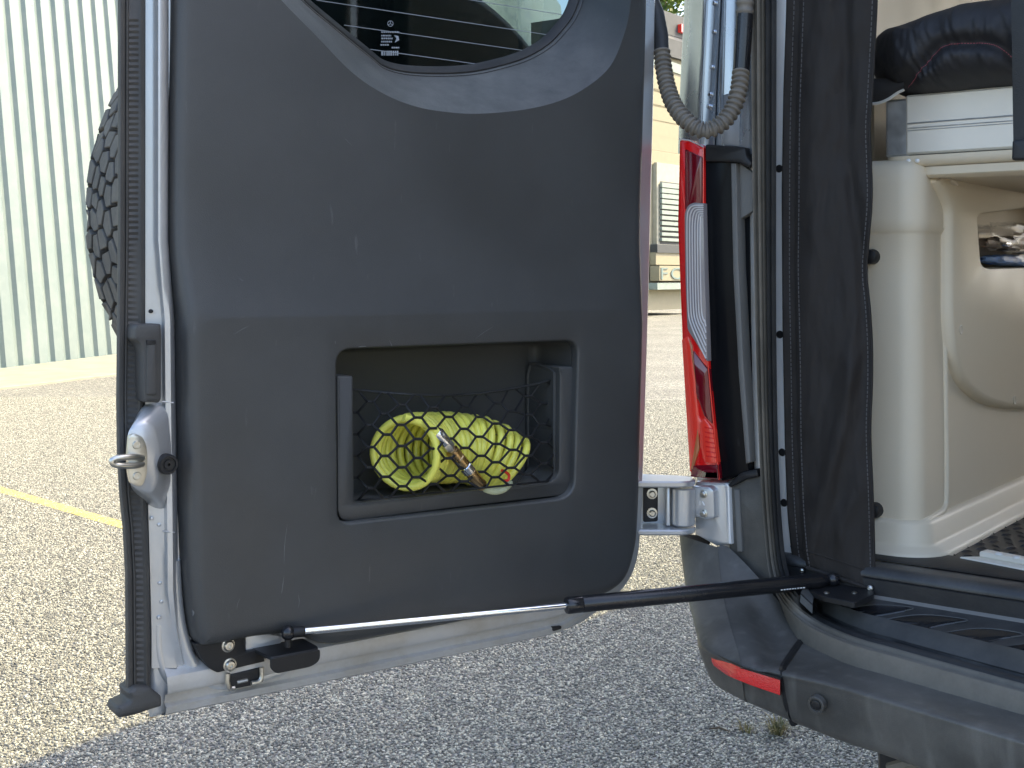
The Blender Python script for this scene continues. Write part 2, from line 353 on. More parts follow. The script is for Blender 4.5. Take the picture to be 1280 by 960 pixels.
    mm = N.new('ShaderNodeMix'); mm.data_type = 'RGBA'; mm.blend_type = 'MULTIPLY'; mm.inputs[0].default_value = 1; L.new(mx.outputs[2], mm.inputs[6]); L.new(nr.outputs[0], mm.inputs[7])
    st = N.new('ShaderNodeTexNoise'); st.inputs['Scale'].default_value = 2.3; st.inputs['Detail'].default_value = 5; st.inputs['Distortion'].default_value = 1.5; L.new(tc.outputs['Object'], st.inputs['Vector'])
    sr = N.new('ShaderNodeMapRange'); sr.inputs[1].default_value = .64; sr.inputs[2].default_value = .76; sr.inputs[4].default_value = .5; L.new(st.outputs[0], sr.inputs[0])
    ms = N.new('ShaderNodeMix'); ms.data_type = 'RGBA'; L.new(sr.outputs[0], ms.inputs[0]); L.new(mm.outputs[2], ms.inputs[6]); ms.inputs[7].default_value = (.11, .085, .075, 1)
    L.new(ms.outputs[2], b.inputs['Base Color']); b.inputs['Roughness'].default_value = .75
    hb = N.new('ShaderNodeMath'); hb.operation = 'MULTIPLY_ADD'; L.new(msk.outputs[0], hb.inputs[0]); hb.inputs[1].default_value = 1; 
    hs = N.new('ShaderNodeMath'); hs.operation = 'MULTIPLY'; L.new(e2.outputs['Distance'], hs.inputs[0]); hs.inputs[1].default_value = .6; L.new(hs.outputs[0], hb.inputs[2])
    bp = N.new('ShaderNodeBump'); bp.inputs['Strength'].default_value = .9; bp.inputs['Distance'].default_value = .005; L.new(hb.outputs[0], bp.inputs['Height']); L.new(bp.outputs[0], b.inputs['Normal'])
    return m
mGround = ground_mat()

# ================================================================== SETTING
g = G(); g.add([(-400, -200, 0), (400, -200, 0), (400, 600, 0), (-400, 600, 0)], [[0, 1, 2, 3]])
gr = g.build('ground', mGround, smooth=0, kind='structure', label='pale stone-chip asphalt of the parking lot')
mChip = bpy.data.materials.new('stone_chip'); mChip.use_nodes = True
_n = mChip.node_tree.nodes; _l = mChip.node_tree.links; _o = _n.new('ShaderNodeObjectInfo'); _r = _n.new('ShaderNodeValToRGB')
_r.color_ramp.elements[0].color = (.11, .106, .092, 1); _r.color_ramp.elements[1].color = (.62, .585, .475, 1)
for p_, c_ in ((.2, (.165, .16, .14, 1)), (.5, (.255, .245, .207, 1)), (.7, (.345, .33, .275, 1)), (.87, (.50, .475, .39, 1))):
    _e = _r.color_ramp.elements.new(p_); _e.color = c_
_l.new(_o.outputs['Random'], _r.inputs[0]); _l.new(_r.outputs[0], _n['Principled BSDF'].inputs['Base Color']); _n['Principled BSDF'].inputs['Roughness'].default_value = .6
g = G()
for q in ([(-60, 700), (1150, 700), (1150, 1010), (-60, 1010)], [(-60, 496), (170, 496), (170, 699.5), (-60, 699.5)], [(790, 500), (890, 500), (890, 699.5), (790, 699.5)]):
    g.add([PZ(x, y, .001) for x, y in q], [[0, 1, 2, 3]])
gv = g.build('gravel_chips', mChip, smooth=0, kind='stuff', label='loose looking pale stone chips set in the asphalt', cat='gravel')
ng = bpy.data.node_groups.new('chips', 'GeometryNodeTree'); ng.interface.new_socket('Geometry', in_out='INPUT', socket_type='NodeSocketGeometry'); ng.interface.new_socket('Geometry', in_out='OUTPUT', socket_type='NodeSocketGeometry')
gi_ = ng.nodes.new('NodeGroupInput'); go_ = ng.nodes.new('NodeGroupOutput'); dp = ng.nodes.new('GeometryNodeDistributePointsOnFaces'); dp.inputs['Density'].default_value = 15000
ic = ng.nodes.new('GeometryNodeMeshIcoSphere'); ic.inputs['Radius'].default_value = .0042; ic.inputs['Subdivisions'].default_value = 1
iop = ng.nodes.new('GeometryNodeInstanceOnPoints'); rs = ng.nodes.new('FunctionNodeRandomValue'); rs.data_type = 'FLOAT_VECTOR'; rs.inputs[0].default_value = (.55, .55, .45); rs.inputs[1].default_value = (1.5, 1.3, 1.0)
rr_n = ng.nodes.new('FunctionNodeRandomValue'); rr_n.data_type = 'FLOAT_VECTOR'; rr_n.inputs[0].default_value = (-.5, -.5, 0); rr_n.inputs[1].default_value = (.5, .5, 6.28)
smn = ng.nodes.new('GeometryNodeSetMaterial'); smn.inputs['Material'].default_value = mChip
ng.links.new(gi_.outputs[0], dp.inputs[0]); ng.links.new(dp.outputs['Points'], iop.inputs['Points']); ng.links.new(ic.outputs[0], smn.inputs[0]); ng.links.new(smn.outputs[0], iop.inputs['Instance'])
ng.links.new(rs.outputs[0], iop.inputs['Scale']); ng.links.new(rr_n.outputs[0], iop.inputs['Rotation']); ng.links.new(iop.outputs[0], go_.inputs[0])
gv.modifiers.new('chips', 'NODES').node_group = ng
a, b_ = PZ(-60, 594, .003), PZ(190, 667, .003)
d = (b_ - a).normalized(); nrm = Vector((-d.y, d.x, 0)) * .042; b2 = b_ + d * 2
g = G(); g.add([a - d * 2 - nrm, b2 - nrm, b2 + nrm, a - d * 2 + nrm], [[0, 1, 2, 3]])
g.build('painted_line', mYellow, smooth=0, kind='structure', label='worn yellow parking line painted on the asphalt')

# ------------------------------------------------------------------ corrugated metal building on the left
Wd = Vector((.187, .982, 0)).normalized(); Wn = Vector((Wd.y, -Wd.x, 0)); W0 = Vector((-6.56, 15.9, 0))
LEAN = -.085
def wallp(t, z, o): 
    p = W0 + Wd * t + Wn * o; return Vector((p.x + LEAN * z, p.y, z))
shed = thing('metal_building', wallp(0, 0, 0), 'tall pale green ribbed metal building at the left', 'building')
PITCH = .385
prof = [(0, 0), (.022, .0), (.058, .050), (.12, .066), (.20, .086), (.23, .080), (.362, .006), (.385, 0)]
def sheet(t0, nrib):
    g = G(); lo = []; hi = []
    for k in range(nrib):
        for (s_, o_) in prof[:-1] if k < nrib - 1 else prof:
            lo.append(wallp(t0 + k * PITCH + s_, .015, o_)); hi.append(wallp(t0 + k * PITCH + s_, 17.0, o_))
    return g.loft([lo, hi], closed=False)
t = -11.55
for i in range(60):
    sheet(t, 3).build('wall_sheet', mShed, shed, smooth=0); t += PITCH * 3
tend = t
g = G(); g.loft([[wallp(-11.6, .022, -.02), wallp(-11.6, .022, .10), wallp(-11.6, .0, .10), wallp(-11.6, .0, -.02)], [wallp(tend, .022, -.02), wallp(tend, .022, .10), wallp(tend, .0, .10), wallp(tend, .0, -.02)]], True, True, True)
g.build('base_flashing', mShedDark, shed, smooth=0)
g = G()
for i, tt in enumerate([x * .77 - 11 for x in range(28)]):
    for zz in (.35, 1.5, 2.7):
        g.lathe(wallp(tt + .06, zz, .0), Wn, [(.012, -.002), (.012, .004), (.006, .009)], 8)
g.build('screw_heads', mSteel, shed, kind='stuff')
# raised concrete walk along its foot
fr = FLAT(0); A, B = PZ(-230, 516, 0), PZ(330, 447, 0); C_, D_ = wallp(14, 0, .11), wallp(-9, 0, .11)
ex = [A] + [lerp(A, B, t_) + Vector((0, rnd.uniform(-.10, .10), 0)) for t_ in (.1, .2, .3, .38, .44, .5, .54, .6, .66, .72, .8, .9)] + [B]
G().plate(fr, [Vector((p.x, p.y)) for p in ex + [C_, D_]], [(0, 0), (0, .022), (.02, .03)]).build('concrete_walk', mKerb, None, smooth=20, kind='structure', label='broken edged pale concrete walk before the metal building')

# ------------------------------------------------------------------ cream building and trees in the gap right of the door
YB = 38.0
CB = Frame((4.7, YB, 0), (.6, .8, 0), (0, 0, 1), (.8, -.6, 0))
house = thing('cream_building', (5, YB, 0), 'cream sided building in the gap between door and tail light', 'building')
def hp(x0, y0, x1, y1, w0, w1, name, mat):
    u0, v0 = CB.bp(x0, y1, 0); u1, v1 = CB.bp(x1, y0, 0)
    return G().box(CB, u0, u1, v0, v1, w0, w1, .004).build(name, mat, house, smooth=30)
hp(808, 66, 872, 388, -4, 0, 'wall', mCream)
for k in range(12): hp(808, 96 + k * 9.2, 872, 103.6 + k * 9.2, .005, .04 + .004 * (k % 2), 'siding_board', mCream)
hp(806, 30, 874, 36, -4.2, .12, 'roof_fascia', mDarkGrey)
hp(808, 37, 872, 47, -4, .1, 'eave_board', mGreyTrim)
hp(808, 48, 872, 60, -4, .02, 'window_band', mGreenGrey)
hp(808, 60.5, 872, 64, -4, .14, 'band_sill', mDarkGrey)
hp(843, 36, 858, 41, .1, .25, 'red_lamp', mRedBright)
g = G(); o = pxs(CB, [(808, 66), (838, 77), (872, 89), (872, 101), (838, 89), (808, 78)], .05)
g.plate(CB, o, [(0, .05), (0, .08)]).build('diagonal_band', mGreenGrey, house, smooth=0)
hp(816, 208, 850, 312, .0, .14, 'window_frame', mCreamTrim)
hp(820, 230, 847, 305, .141, .15, 'window_opening', mDarkGrey)
for k in range(11): hp(819, 232 + k * 6.7, 848, 234.4 + k * 6.7, .16, .24, 'louvre', mGreenGrey)
hp(809, 308, 872, 316, .1, .35, 'sill', mDarkGrey)
hp(809, 317, 872, 331, .1, .30, 'ledge', mCream)
sg = hp(809, 333, 872, 351, .1, .42, 'sign_board', mCream)
cu = bpy.data.curves.new('sign_lettering', 'FONT'); cu.body = 'FO'; cu.size = .50; cu.extrude = .01; cu.space_character = 1.25
to = bpy.data.objects.new('sign_text', cu); COL.objects.link(to); dg = bpy.context.evaluated_depsgraph_get(); dg.update()
me = bpy.data.meshes.new_from_object(to.evaluated_get(dg)); bpy.data.objects.remove(to)
me.materials.clear(); me.materials.append(mShedDark)
u0, v0 = CB.bp(825, 349, .44); P = CB.p(u0, v0, .435); me.transform(Matrix.Translation(P - ROOT[house.name]) @ Matrix.Rotation(math.atan2(.8, .6), 4, 'Z') @ Matrix.Rotation(R(90), 4, 'X') @ Matrix.Diagonal((2.1, 1, 1, 1)))
lo = bpy.data.objects.new('sign_lettering', me); COL.objects.link(lo); lo.parent = sg; ROOT[lo.name] = ROOT[house.name]
hp(808, 353, 872, 362, .0, .38, 'plinth', mGreenGrey)
def tree(x, y, h, r, seed, label):
    rr = random.Random(seed); T = thing('tree', (x, y, 0), label, 'tree', 'trees behind the cream building')
    g = G(); g.tube([(x, y, 0), (x + .1, y, h * .3), (x - .1, y + .1, h * .55), (x, y, h * .85)], [.32, .24, .16, .05], 10)
    for k in range(9):
        a = rr.uniform(0, 6.28); z0 = h * rr.uniform(.3, .6); q = Vector((x + math.cos(a) * r * .75, y + math.sin(a) * r * .75, z0 + h * .22))
        g.tube([(x, y, z0), ((x + q.x) / 2, (y + q.y) / 2, z0 + h * .13), q], [.11, .07, .02], 6)
    g.build('trunk', mBark, T)
    g = G(); cl = [(Vector((rr.gauss(0, .42), rr.gauss(0, .42), rr.gauss(0, .38))), rr.uniform(.14, .34)) for _ in range(46)]
    for c, cr_ in cl:
        if c.length > 1.05: c = c.normalized() * rr.uniform(.7, 1.05)
        for _ in range(150):
            dv = Vector((rr.gauss(0, 1), rr.gauss(0, 1), rr.gauss(0, 1))).normalized() * cr_ * rr.uniform(.3, 1)
            q = c + dv; P = Vector((x + q.x * r, y + q.y * r, h * .66 + q.z * h * .36))
            n1 = Vector((rr.gauss(0, 1), rr.gauss(0, 1), rr.gauss(0, 1))).normalized(); n2 = n1.orthogonal().normalized(); n3 = n1.cross(n2); s_ = rr.uniform(.10, .2)
            g.add([P - n2 * s_, P + n3 * s_ * .5, P + n2 * s_, P - n3 * s_ * .5], [[0, 1, 2, 3]])
    g.build('crown', mLeaf, T, smooth=0, weld=False)
tree(7.4, 60, 21, 5.6, 1, 'sunlit leafy tree directly above the cream building roof')
tree(11.5, 62, 16, 5.0, 2, 'leafy tree behind the cream building, right of the tallest crown')
tree(1.0, 66, 14, 4.4, 3, 'leafy tree behind the open van door, left of the cream building')

# ================================================================== VAN
van = thing('camper_van', REAR.p(.98, 0, -3), 'silver camper van with its left rear door swung open', 'van')
# ---- body shell: roof, sides, front, floor pan
def rbox(name, u0, u1, f0, f1, z0, z1, mat, b=.004):
    return G().box(REAR, u0, u1, z0, z1, -f1, -f0, b).build(name, mat, van)
ROOFZ = 2.72
def sidep(name, u0, u1, mat): rbox(name, u0, u1, .03, 6.6, .83, ROOFZ - .02, mat, .01)
sidep('left_side_panel', -.012, .03, mSilver)
rbox('right_side_panel', 1.93, 1.972, .03, 2.6, .62, ROOFZ - .02, mSilver, .01)
rbox('right_side_panel', 1.93, 1.972, 2.6, 4.6, .62, 1.55, mSilver, .01)
rbox('right_side_panel', 1.93, 1.972, 2.6, 4.6, 2.3, ROOFZ - .02, mSilver, .01)  # gap between these panels is an unseen window added to light the interior
rbox('right_front_panel', 1.93, 1.972, 4.6, 6.6, .62, 1.45, mSilver, .01)
rbox('roof', -.012, 1.972, -.02, 6.2, ROOFZ - .018, ROOFZ + .03, mSilver, .01)
rbox('front_panel', .03, 1.93, 6.55, 6.6, .5, 1.35, mSilver, .01)
rbox('headliner', .06, 1.92, .06, 6.0, ROOFZ - .09, ROOFZ - .03, mHeadliner, .01)
rbox('right_trim_wall', 1.80, 1.90, .1, 2.6, FLOORZ, 2.6, mBeige, .01)
rbox('right_trim_wall', 1.80, 1.90, 2.6, 4.4, FLOORZ, 1.55, mBeige, .01)
rbox('floor_pan', .03, 1.93, .0, 6.5, .66, FLOORZ - .012, mMat, .004)
rbox('rear_header', .06, 1.9, -.01, .05, 2.56, ROOFZ - .03, mSilver, .01)
rbox('right_pillar', 1.78, 1.96, -.03, .05, .66, 2.6, mRubber, .01)
DR = Frame(REAR.p(1.955, 0, .03), (REAR.W * .96 + REAR.U * .28).normalized(), Z3, (REAR.W * .28 - REAR.U * .96).normalized())
rd = G().box(DR, .02, .77, .68, 2.56, -.06, 0, .02).build('unseen_right_door', mSilver, van)  # unseen door, added to keep the glass reflection dark and cast shade
G().box(DR, .03, .76, .70, 2.54, -.0, .03, .012).build('trim_panel', mPanel, rd)
G().box(DR, .12, .68, 1.5, 2.3, .028, .036, .003).build('window_pane', mDeepBlack, rd)
# ---- silver rear pillar above the tail light
g = G(); loops = []
def lin(y, tab):
    for (a0, x0), (a1, x1) in zip(tab, tab[1:]):
        if y <= a1: return lerp(x0, x1, (y - a0) / (a1 - a0))
    return tab[-1][1]
for y in (-560, -200, 0, 60, 120, 170, 192):
    sh = lin(y, [(-560, 9), (0, 0), (60, -3), (120, -6), (192, -8)])
    sec = [(872, -.09), (857, -.03), (855.5, -.012), (857, -.004), (866, .004), (878, .012), (881, .017), (883.2, .017), (885.5, .006), (889, .004), (897, .004), (899.3, .012), (900.8, .012), (902.2, .004), (903.6, .010), (905.5, .010), (908, -.004), (916, -.008), (926, -.006), (936, .004), (944, .006)]
    loops.append([REAR.pp(x + sh * (1 if x < 905 else .5), y, w) for x, w in sec])
g.loft(loops, False).build('rear_pillar', mSilverSky, van, smooth=50)
for (x, y) in ((893.5, 4), (893, 40), (890.5, 84), (888, 118), (886.5, 133)):
    c = REAR.pp(x, y, .004); G().lathe(c, REAR.W, [(.0042, -.001), (.0038, .002), (.002, .0036)], 10).build('rivet', mChrome, van)
# silver jamb right of the hose
pplate(REAR, 'jamb_plate', [(896, 120), (940, 110), (944, 215), (936, 200), (934, 184), (878, 180)], -.02, -.004, mSilver, van)
g = G(); loops = []
for y in (-560, 0, 200, 400, 600, 700):
    xx = lin(y, [(-560, 0), (200, 1), (400, 3), (600, 7), (700, 14)])
    loops.append([REAR.pp(x + xx, y, w) for x, w in ((934, -.012), (938, .0), (942, .002), (946, 0.0), (949, -.02))])
g.loft(loops, False).build('jamb_flange', mSilverDusty, van, smooth=60)
# ---- white painted flange between weather strip and curtain
pplate(REAR, 'inner_flange', [(962, -560), (990, -560), (989, 200), (988, 640), (1012, 716), (990, 730), (975, 690), (964, 400)], -.03, -.014, mWhitePaint, van)
# ---- tail light
tl = pplate(REAR, 'tail_light', [(848, 173), (862, 175), (879, 183), (878.5, 300), (885, 460), (898.5, 600), (862, 597), (851, 420), (845.5, 280)], -.03, .022, mRedLens, van, rpx=[4, 1, 3, 0, 0, 4, 4, 0, 0], b=.006)
def tlp(name, pts, w, mat, r=2): return pplate(REAR, name, pts, .010, w, mat, tl, rpx=r, b=.0012)
tlp('dark_lens', [(856, 186), (877, 196), (877, 258), (864, 256), (856, 262)], .0235, mRedDark)
cl = tlp('clear_lens', [(855.5, 266), (860, 256), (867, 253), (879, 254), (880.5, 330), (884.3, 452), (872, 432), (859, 412), (856.5, 350)], .0255, mClear, [5, 4, 3, 1, 0, 1, 4, 4, 0])
for k in range(6):
    o = 1.6 + k * 3.3; kk = k / 5
    path = [(879.2, 255.5 + o * .8), (866 + o * .55, 256 + o * .8), (859.5 + o * .9, 261 + o * .9), (857.2 + o, 275 + o * .8), (857.4 + o, 330), (858.6 + o, 385), (861.5 + o, 404 - o * .2), (lerp(873, 880.5, kk), lerp(428, 400, kk)), (lerp(883, 882.6, kk), lerp(448, 408, kk))]
    pts = catmull([Vector((min(x, 882.5), y)) for x, y in path], 8)
    G().tube([REAR.pp(p.x, p.y, .0262) for p in pts], .0011, 6).build('lens_ridge', mClearRib, cl)
tlp('facet', [(852, 424), (860, 420), (866, 436), (873, 520), (880, 532), (872, 548), (863, 590), (862, 588)], .0238, mRedBright)
tlp('brown_facet', [(861, 424), (865, 432), (872, 500), (868, 470)], .0246, mAmber, 0)
tlp('dark_wedge', [(866, 438), (884.5, 462), (890, 530), (880, 520), (870, 492)], .0246, mRedDark)
tlp('brown_prism', [(872, 536), (874, 560), (866, 586), (863, 588)], .025, mAmber, 0)
lb = tlp('lower_lamp', [(874.5, 528), (880, 522), (891, 536), (896, 580), (880, 578), (875, 556)], .0255, mRedBright, 3)
for k in range(7):
    G().tube([REAR.pp(881 + .3 * k, 534 + k * 6, .0258), REAR.pp(891 + .7 * k, 536 + k * 6, .0258)], .0009, 6).build('lens_ridge', mRedLens, lb)
tlp('dark_base', [(866, 582), (896.5, 581), (898, 599), (862.5, 596)], .0250, mRedDark, 1)
G().tube([REAR.pp(x, y, .022) for x, y in ((879.3, 184), (879, 300), (885.4, 460), (899, 600))], .0010, 6).build('lens_edge', mRedBright, tl)
G().tube([REAR.pp(x, y, .021) for x, y in ((849, 173.5), (862, 175.5), (879, 183.5))], .0011, 6).build('lens_edge', mClearRib, tl)
# ---- black corner trim beside the lamp
cp = pplate(REAR, 'corner_trim', [(880, 184), (922, 184), (922, 204), (914, 207), (917, 320), (924, 440), (936, 590), (901, 602), (887, 470), (880, 320)], -.03, .014, mDeepBlack, van, rpx=2, b=.004)
pplate(REAR, 'trim_cap', [(881, 180), (931, 184), (933, 196), (940, 204), (936, 210), (922, 203), (881, 202)], -.02, .022, mBlack, van, rpx=3, b=.003)
pplate(REAR, 'trim_strip', [(913, 204), (920, 204), (923, 330), (929, 450), (938, 578), (932, 580), (923, 470), (916, 340)], -.02, .017, mGreyTrim, van, rpx=1, b=.002)
pplate(REAR, 'dark_backing', [(914, 200), (944, 200), (945, 330), (947, 470), (949, 610), (930, 612), (918, 400)], -.04, -.006, mDeepBlack, van)
pplate(REAR, 'grey_insert', [(923.5, 203), (941, 216), (941, 264), (924, 275)], -.006, .006, mGreyTrim, van, rpx=1, b=.0015)
pplate(REAR, 'lower_trim', [(905, 603), (930, 594), (950, 590), (957, 660), (972, 735), (962, 742), (936, 715), (912, 700)], -.03, .006, mBumper, van, rpx=3, b=.003)
pplate(REAR, 'trim_ledge', [(909, 606), (926, 590), (946, 586), (948, 596), (930, 600), (912, 610)], .0, .014, mBlack, van, rpx=2, b=.003)
pplate(REAR, 'trim_rib', [(917, 612), (924, 612), (928, 690), (921, 690)], .0, .010, mGreyTrim, van, rpx=1)
# ---- silver corner plate and hinge
cpl = pplate(REAR, 'corner_plate', [(868, 601), (908, 603), (911, 606), (914, 681), (895, 683), (868, 668)], -.02, .010, mSilver, van, rpx=[5, 3, 3, 1, 0, 0], b=.004)
pplate(REAR, 'plate_edge_highlight', [(906, 604), (911, 606), (914, 681), (909, 680)], .0, .014, mWhitePaint, van, rpx=1, b=.003)  # pale strip paints the bright rounded edge of the silver plate
HY = 1.80
kn = PY(854, 630, HY)
def zat(y): return CAMH - (y - HZ) / F * HY
hinge = G().lathe(Vector((kn.x, kn.y, zat(656))), Z3, [(.0155, 0), (.0175, .002), (.0175, zat(609) - zat(656) - .002), (.0155, zat(609) - zat(656))], 24).build('hinge', mSilver, van)
for (yy, th) in ((606, .009), (665, .008)):
    z = zat(yy); fr = FLAT(z)
    x0a = PY(798, 0, 1.775).x; x0b = PY(800, 0, 1.84).x
    o = round_poly([Vector((x0a, 1.775)), Vector((kn.x + .004, kn.y - .026)), Vector((kn.x + .02, kn.y - .004)), Vector((kn.x + .012, kn.y + .026)), Vector((x0b, 1.845))], [0, .02, .015, .02, 0], 6)
    G().plate(fr, o, [(.002, 0), (0, .002), (0, th - .002), (.002, th)]).build('hinge_arm', mSilver, hinge)
HB = Frame((0, 1.825, 0), (1, 0, 0), (0, 0, 1), (0, -1, 0))
pplate(HB, 'hinge_web', [(798, 603), (850, 603), (850, 660), (798, 662)], -.006, 0, mSilver, hinge)
pplate(HB, 'hinge_pad', [(804, 607), (822.5, 607), (822.5, 652), (804, 653)], .0, .006, mBlack, hinge, rpx=3)
for y in (617, 641):
    G().lathe(HB.pp(815, y, .006), HB.W, [(.0078, 0), (.0078, .002), (.005, .0022), (.005, .006), (.0035, .008)], 14).build('bolt', mSteel, hinge)
pplate(HB, 'hinge_rib', [(833, 607), (838, 606), (838, 658), (833, 657)], .0, .03, mSilver, hinge, rpx=1)
lf = pplate(REAR, 'hinge_leaf', [(862, 608), (886, 608), (892, 613), (893, 648), (884, 650), (868, 646), (862, 648)], .008, .024, mSilver, hinge, rpx=3, b=.003)
for y in (617.5, 642):
    G().lathe(REAR.pp(880, y, .024), REAR.W, [(.0062, 0), (.0062, .0015), (.0042, .002), (.0042, .005), (.003, .006)], 12).build('bolt', mSteel, hinge)
for s_ in ((875, 626, 875, 631.5), (878, 627, 880.5, 632)):
    G().tube([REAR.pp(s_[0], s_[1], .0245), REAR.pp(s_[2], s_[3], .0245)], .0008, 6).build('stamp_mark', mWhitePaint, hinge)
# ---- weather strip round the opening
OUT = [(940, -560), (940, -200), (941, 0), (943, 200), (947, 400), (952, 560), (959, 670), (967, 730), (982, 768), (1010, 795), (1058, 817), (1110, 832), (1180, 852), (1280, 880), (1400, 914)]
INN = [(970, -560), (970, -200), (970, 0), (969.5, 200), (969.5, 400), (972, 560), (978, 670), (986, 718), (1000, 746), (1028, 771), (1075, 793), (1122, 807), (1182, 824), (1280, 851), (1400, 884)]
def sealpt(p, i):
    WL = {6: .012, 7: .035, 8: .07}
    if i <= 5: return REAR.pp(p[0], p[1], .008)
    if i in WL: return REAR.pp(p[0], p[1], WL[i])
    return PZ(p[0], p[1], .735)
so_ = catmull([sealpt(p, i) for i, p in enumerate(OUT)], 6); si_ = catmull([sealpt(p, i) for i, p in enumerate(INN)], 6)
def band(t0, t1, hs, name, mat):
    loops = []; m = len(so_)
    for i in range(m):
        k = sm(6 * 6, 9 * 6, i); nn = (REAR.W * (1 - k) + Z3 * k).normalized()
        loops.append([lerp(so_[i], si_[i], lerp(t0, t1, j / (len(hs) - 1))) + nn * h for j, h in enumerate(hs)])
    return G().loft(loops, False).build(name, mat, van, smooth=60)
band(0, .30, [-.02, .006, .011, .010, .003, .002, .007, .009, .007, .001], 'opening_lip', mRubberTan)
band(.28, .58, [.0, .008, .012, .011, .003, .001, .006, .009, .004, -.006], 'weather_strip', mRubberTan)
band(.56, 1.0, [-.006, .002, .008, .009, .005, .001, .004, .006, .003, -.002], 'inner_seal', mRubber)
# ---- bumper
def cw(px, py, w): return REAR.pp(px, py, w)
def col(r0, r1, r2, r4, z2=.72):
    P2 = PZ(r2[0], r2[1], z2); u2, v2, w2 = REAR.loc(P2)
    P3 = REAR.pp(r2[0] + 1.5, r2[1] + 12, w2 + .006); P4 = REAR.pp(r4[0], r4[1], w2 - .012); u4, v4, w4 = REAR.loc(P4)
    return [r0, r1, P2 + Vector((0, 0, .002)), P3, lerp(P3, P4, .55) + REAR.W * .004, P4, REAR.p(u4, v4 - .003, w4 - .05)]
cA = [REAR.p(-.008, .80, -.09), REAR.p(.0, .775, -.06), REAR.p(.03, .72, -.05), REAR.p(.032, .70, -.05), REAR.p(.034, .68, -.05), REAR.p(.04, .655, -.05), REAR.p(.06, .655, -.06)]
c0 = col(cw(849.5, 668, .0), cw(858, 735, .06), (872, 799), (893, 853))
cM = [lerp(a, b, .5) + REAR.U * -.004 for a, b in zip(cA, c0)]
c1 = col(cw(893, 683, .022), cw(901, 748, .086), (921, 825), (930, 876))
c1b = col(cw(896.5, 683, .021), cw(905.5, 749, .084), (926, 826.5), (935, 878.5))
c15 = col(cw(913, 686, .010), cw(931, 756, .075), (944, 831), (958, 888))
c1b = c1b[:2] + [lerp(a_, b_, .22) for a_, b_ in zip(c1[2:], c15[2:])]
c2 = col(cw(962, 738, .035), cw(965, 795, .10), (962, 835), (977, 896))
c3 = col(PZ(1005, 793, .722), PZ(989, 816, .722), (976, 839), (990, 902))
S = net_surface(list(map(list, zip(cA, cM, c0, c1, c1b, c15, c2, c3))), 6)
g = G(); g.loft(S, False); bc = g.build('bumper_corner', mBumper, van, smooth=70)
c3b = col(PZ(1007.5, 794, .722), PZ(991.5, 817, .722), (978.2, 839.6), (992.5, 903))
c4 = col(PZ(1110, 832, .724), PZ(1105, 852, .722), (1100, 872), (1120, 949))
c35 = col(PZ(1060, 818, .723), PZ(1050, 835, .722), (1040, 854), (1056, 928))
c5 = col(PZ(1280, 880, .724), PZ(1280, 903, .722), (1280, 927), (1286, 1014))
c6 = col(PZ(1420, 920, .724), PZ(1420, 945, .722), (1420, 971), (1426, 1075))
S = net_surface(list(map(list, zip(c3b, c35, c4, c5, c6))), 6)
G().tube([p - REAR.W * .006 - Z3 * .003 for p in catmull(c3[:6], 6)], .006, 8).build('joint_liner', mBlack, van)
g = G(); g.loft(S, False); bm_ = g.build('bumper', mBumper, van, smooth=70)
def facept(px, py, lift=.0):                       # a point on the upright bumper face
    tab = [(872, c0), (921, c1), (944, c15), (962, c2), (976, c3), (1040, c35), (1100, c4), (1280, c5)]
    ws = [(x, REAR.loc(c[3])[2]) for x, c in tab]
    return REAR.pp(px, py, lin(px, ws) + lift)
g = G(); n = 16; loops = []
for k in range(n + 1):
    t_ = k / n; x = lerp(886, 975, t_)
    yt = lin(x, [(884, 814), (900, 823), (930, 836.5), (976, 850.5)]); yb = lin(x, [(884, 818), (892, 832), (910, 845), (940, 857), (978, 870)])
    if k == 0: yb = yt + 4
    loops.append([facept(x + .03 * j, y, l) for j, (y, l) in enumerate(((yt, -.004), (yt, .006), (lerp(yt, yb, .5), .008), (yb, .006), (yb, -.004)))])
g.loft(loops, False).build('reflector', mReflector, bc, smooth=50)
g = G(); loops = []
for k in range(n + 1):
    t_ = k / n; x = lerp(884, 976, t_); yt = lin(x, [(884, 811), (900, 820.5), (930, 834.3), (976, 848.3)])
    loops.append([facept(x, yt + dy, l) for dy, l in ((-1, 0), (-.5, .009), (1.6, .009), (2, 0))])
g.loft(loops, False).build('reflector_frame', mBlack, bc, smooth=50)
pc = facept(1020.5, 881, .008); sx = (facept(1030, 884, .008) - facept(1010, 878, .008)).normalized()
sn = sx.cross(Z3).normalized(); sn = sn if sn.dot(REAR.W) > 0 else -sn; sn = (sn - Z3 * .12).normalized()
sen = G().lathe(pc - sn * .006, sn, [(.0105, 0), (.0105, .0075), (.0098, .0082), (.0075, .0082), (.0068, .006)], 24).build('parking_sensor', mBumper, bm_)
G().lathe(pc - sn * .004, sn, [(.0058, 0), (.0058, .0055), (.005, .006)], 20).build('sensor_eye', mBlack, bm_)
rbx = REAR.loc(PZ(1080, 945, .6))
g = G(); g.box(REAR, rbx[0] - .03, rbx[0] + .006, .30, .675, rbx[2] - .16, rbx[2] - .12, .004); g.build('tow_bracket', mBlack, van)
g = G(); P = REAR.pp(1112, 962, rbx[2] - .1); g.tube([P, P + REAR.U * .06 + Z3 * .03, P + REAR.U * .2 + Z3 * .04], .009, 8); g.build('drop_bar', mRubberTan, van)
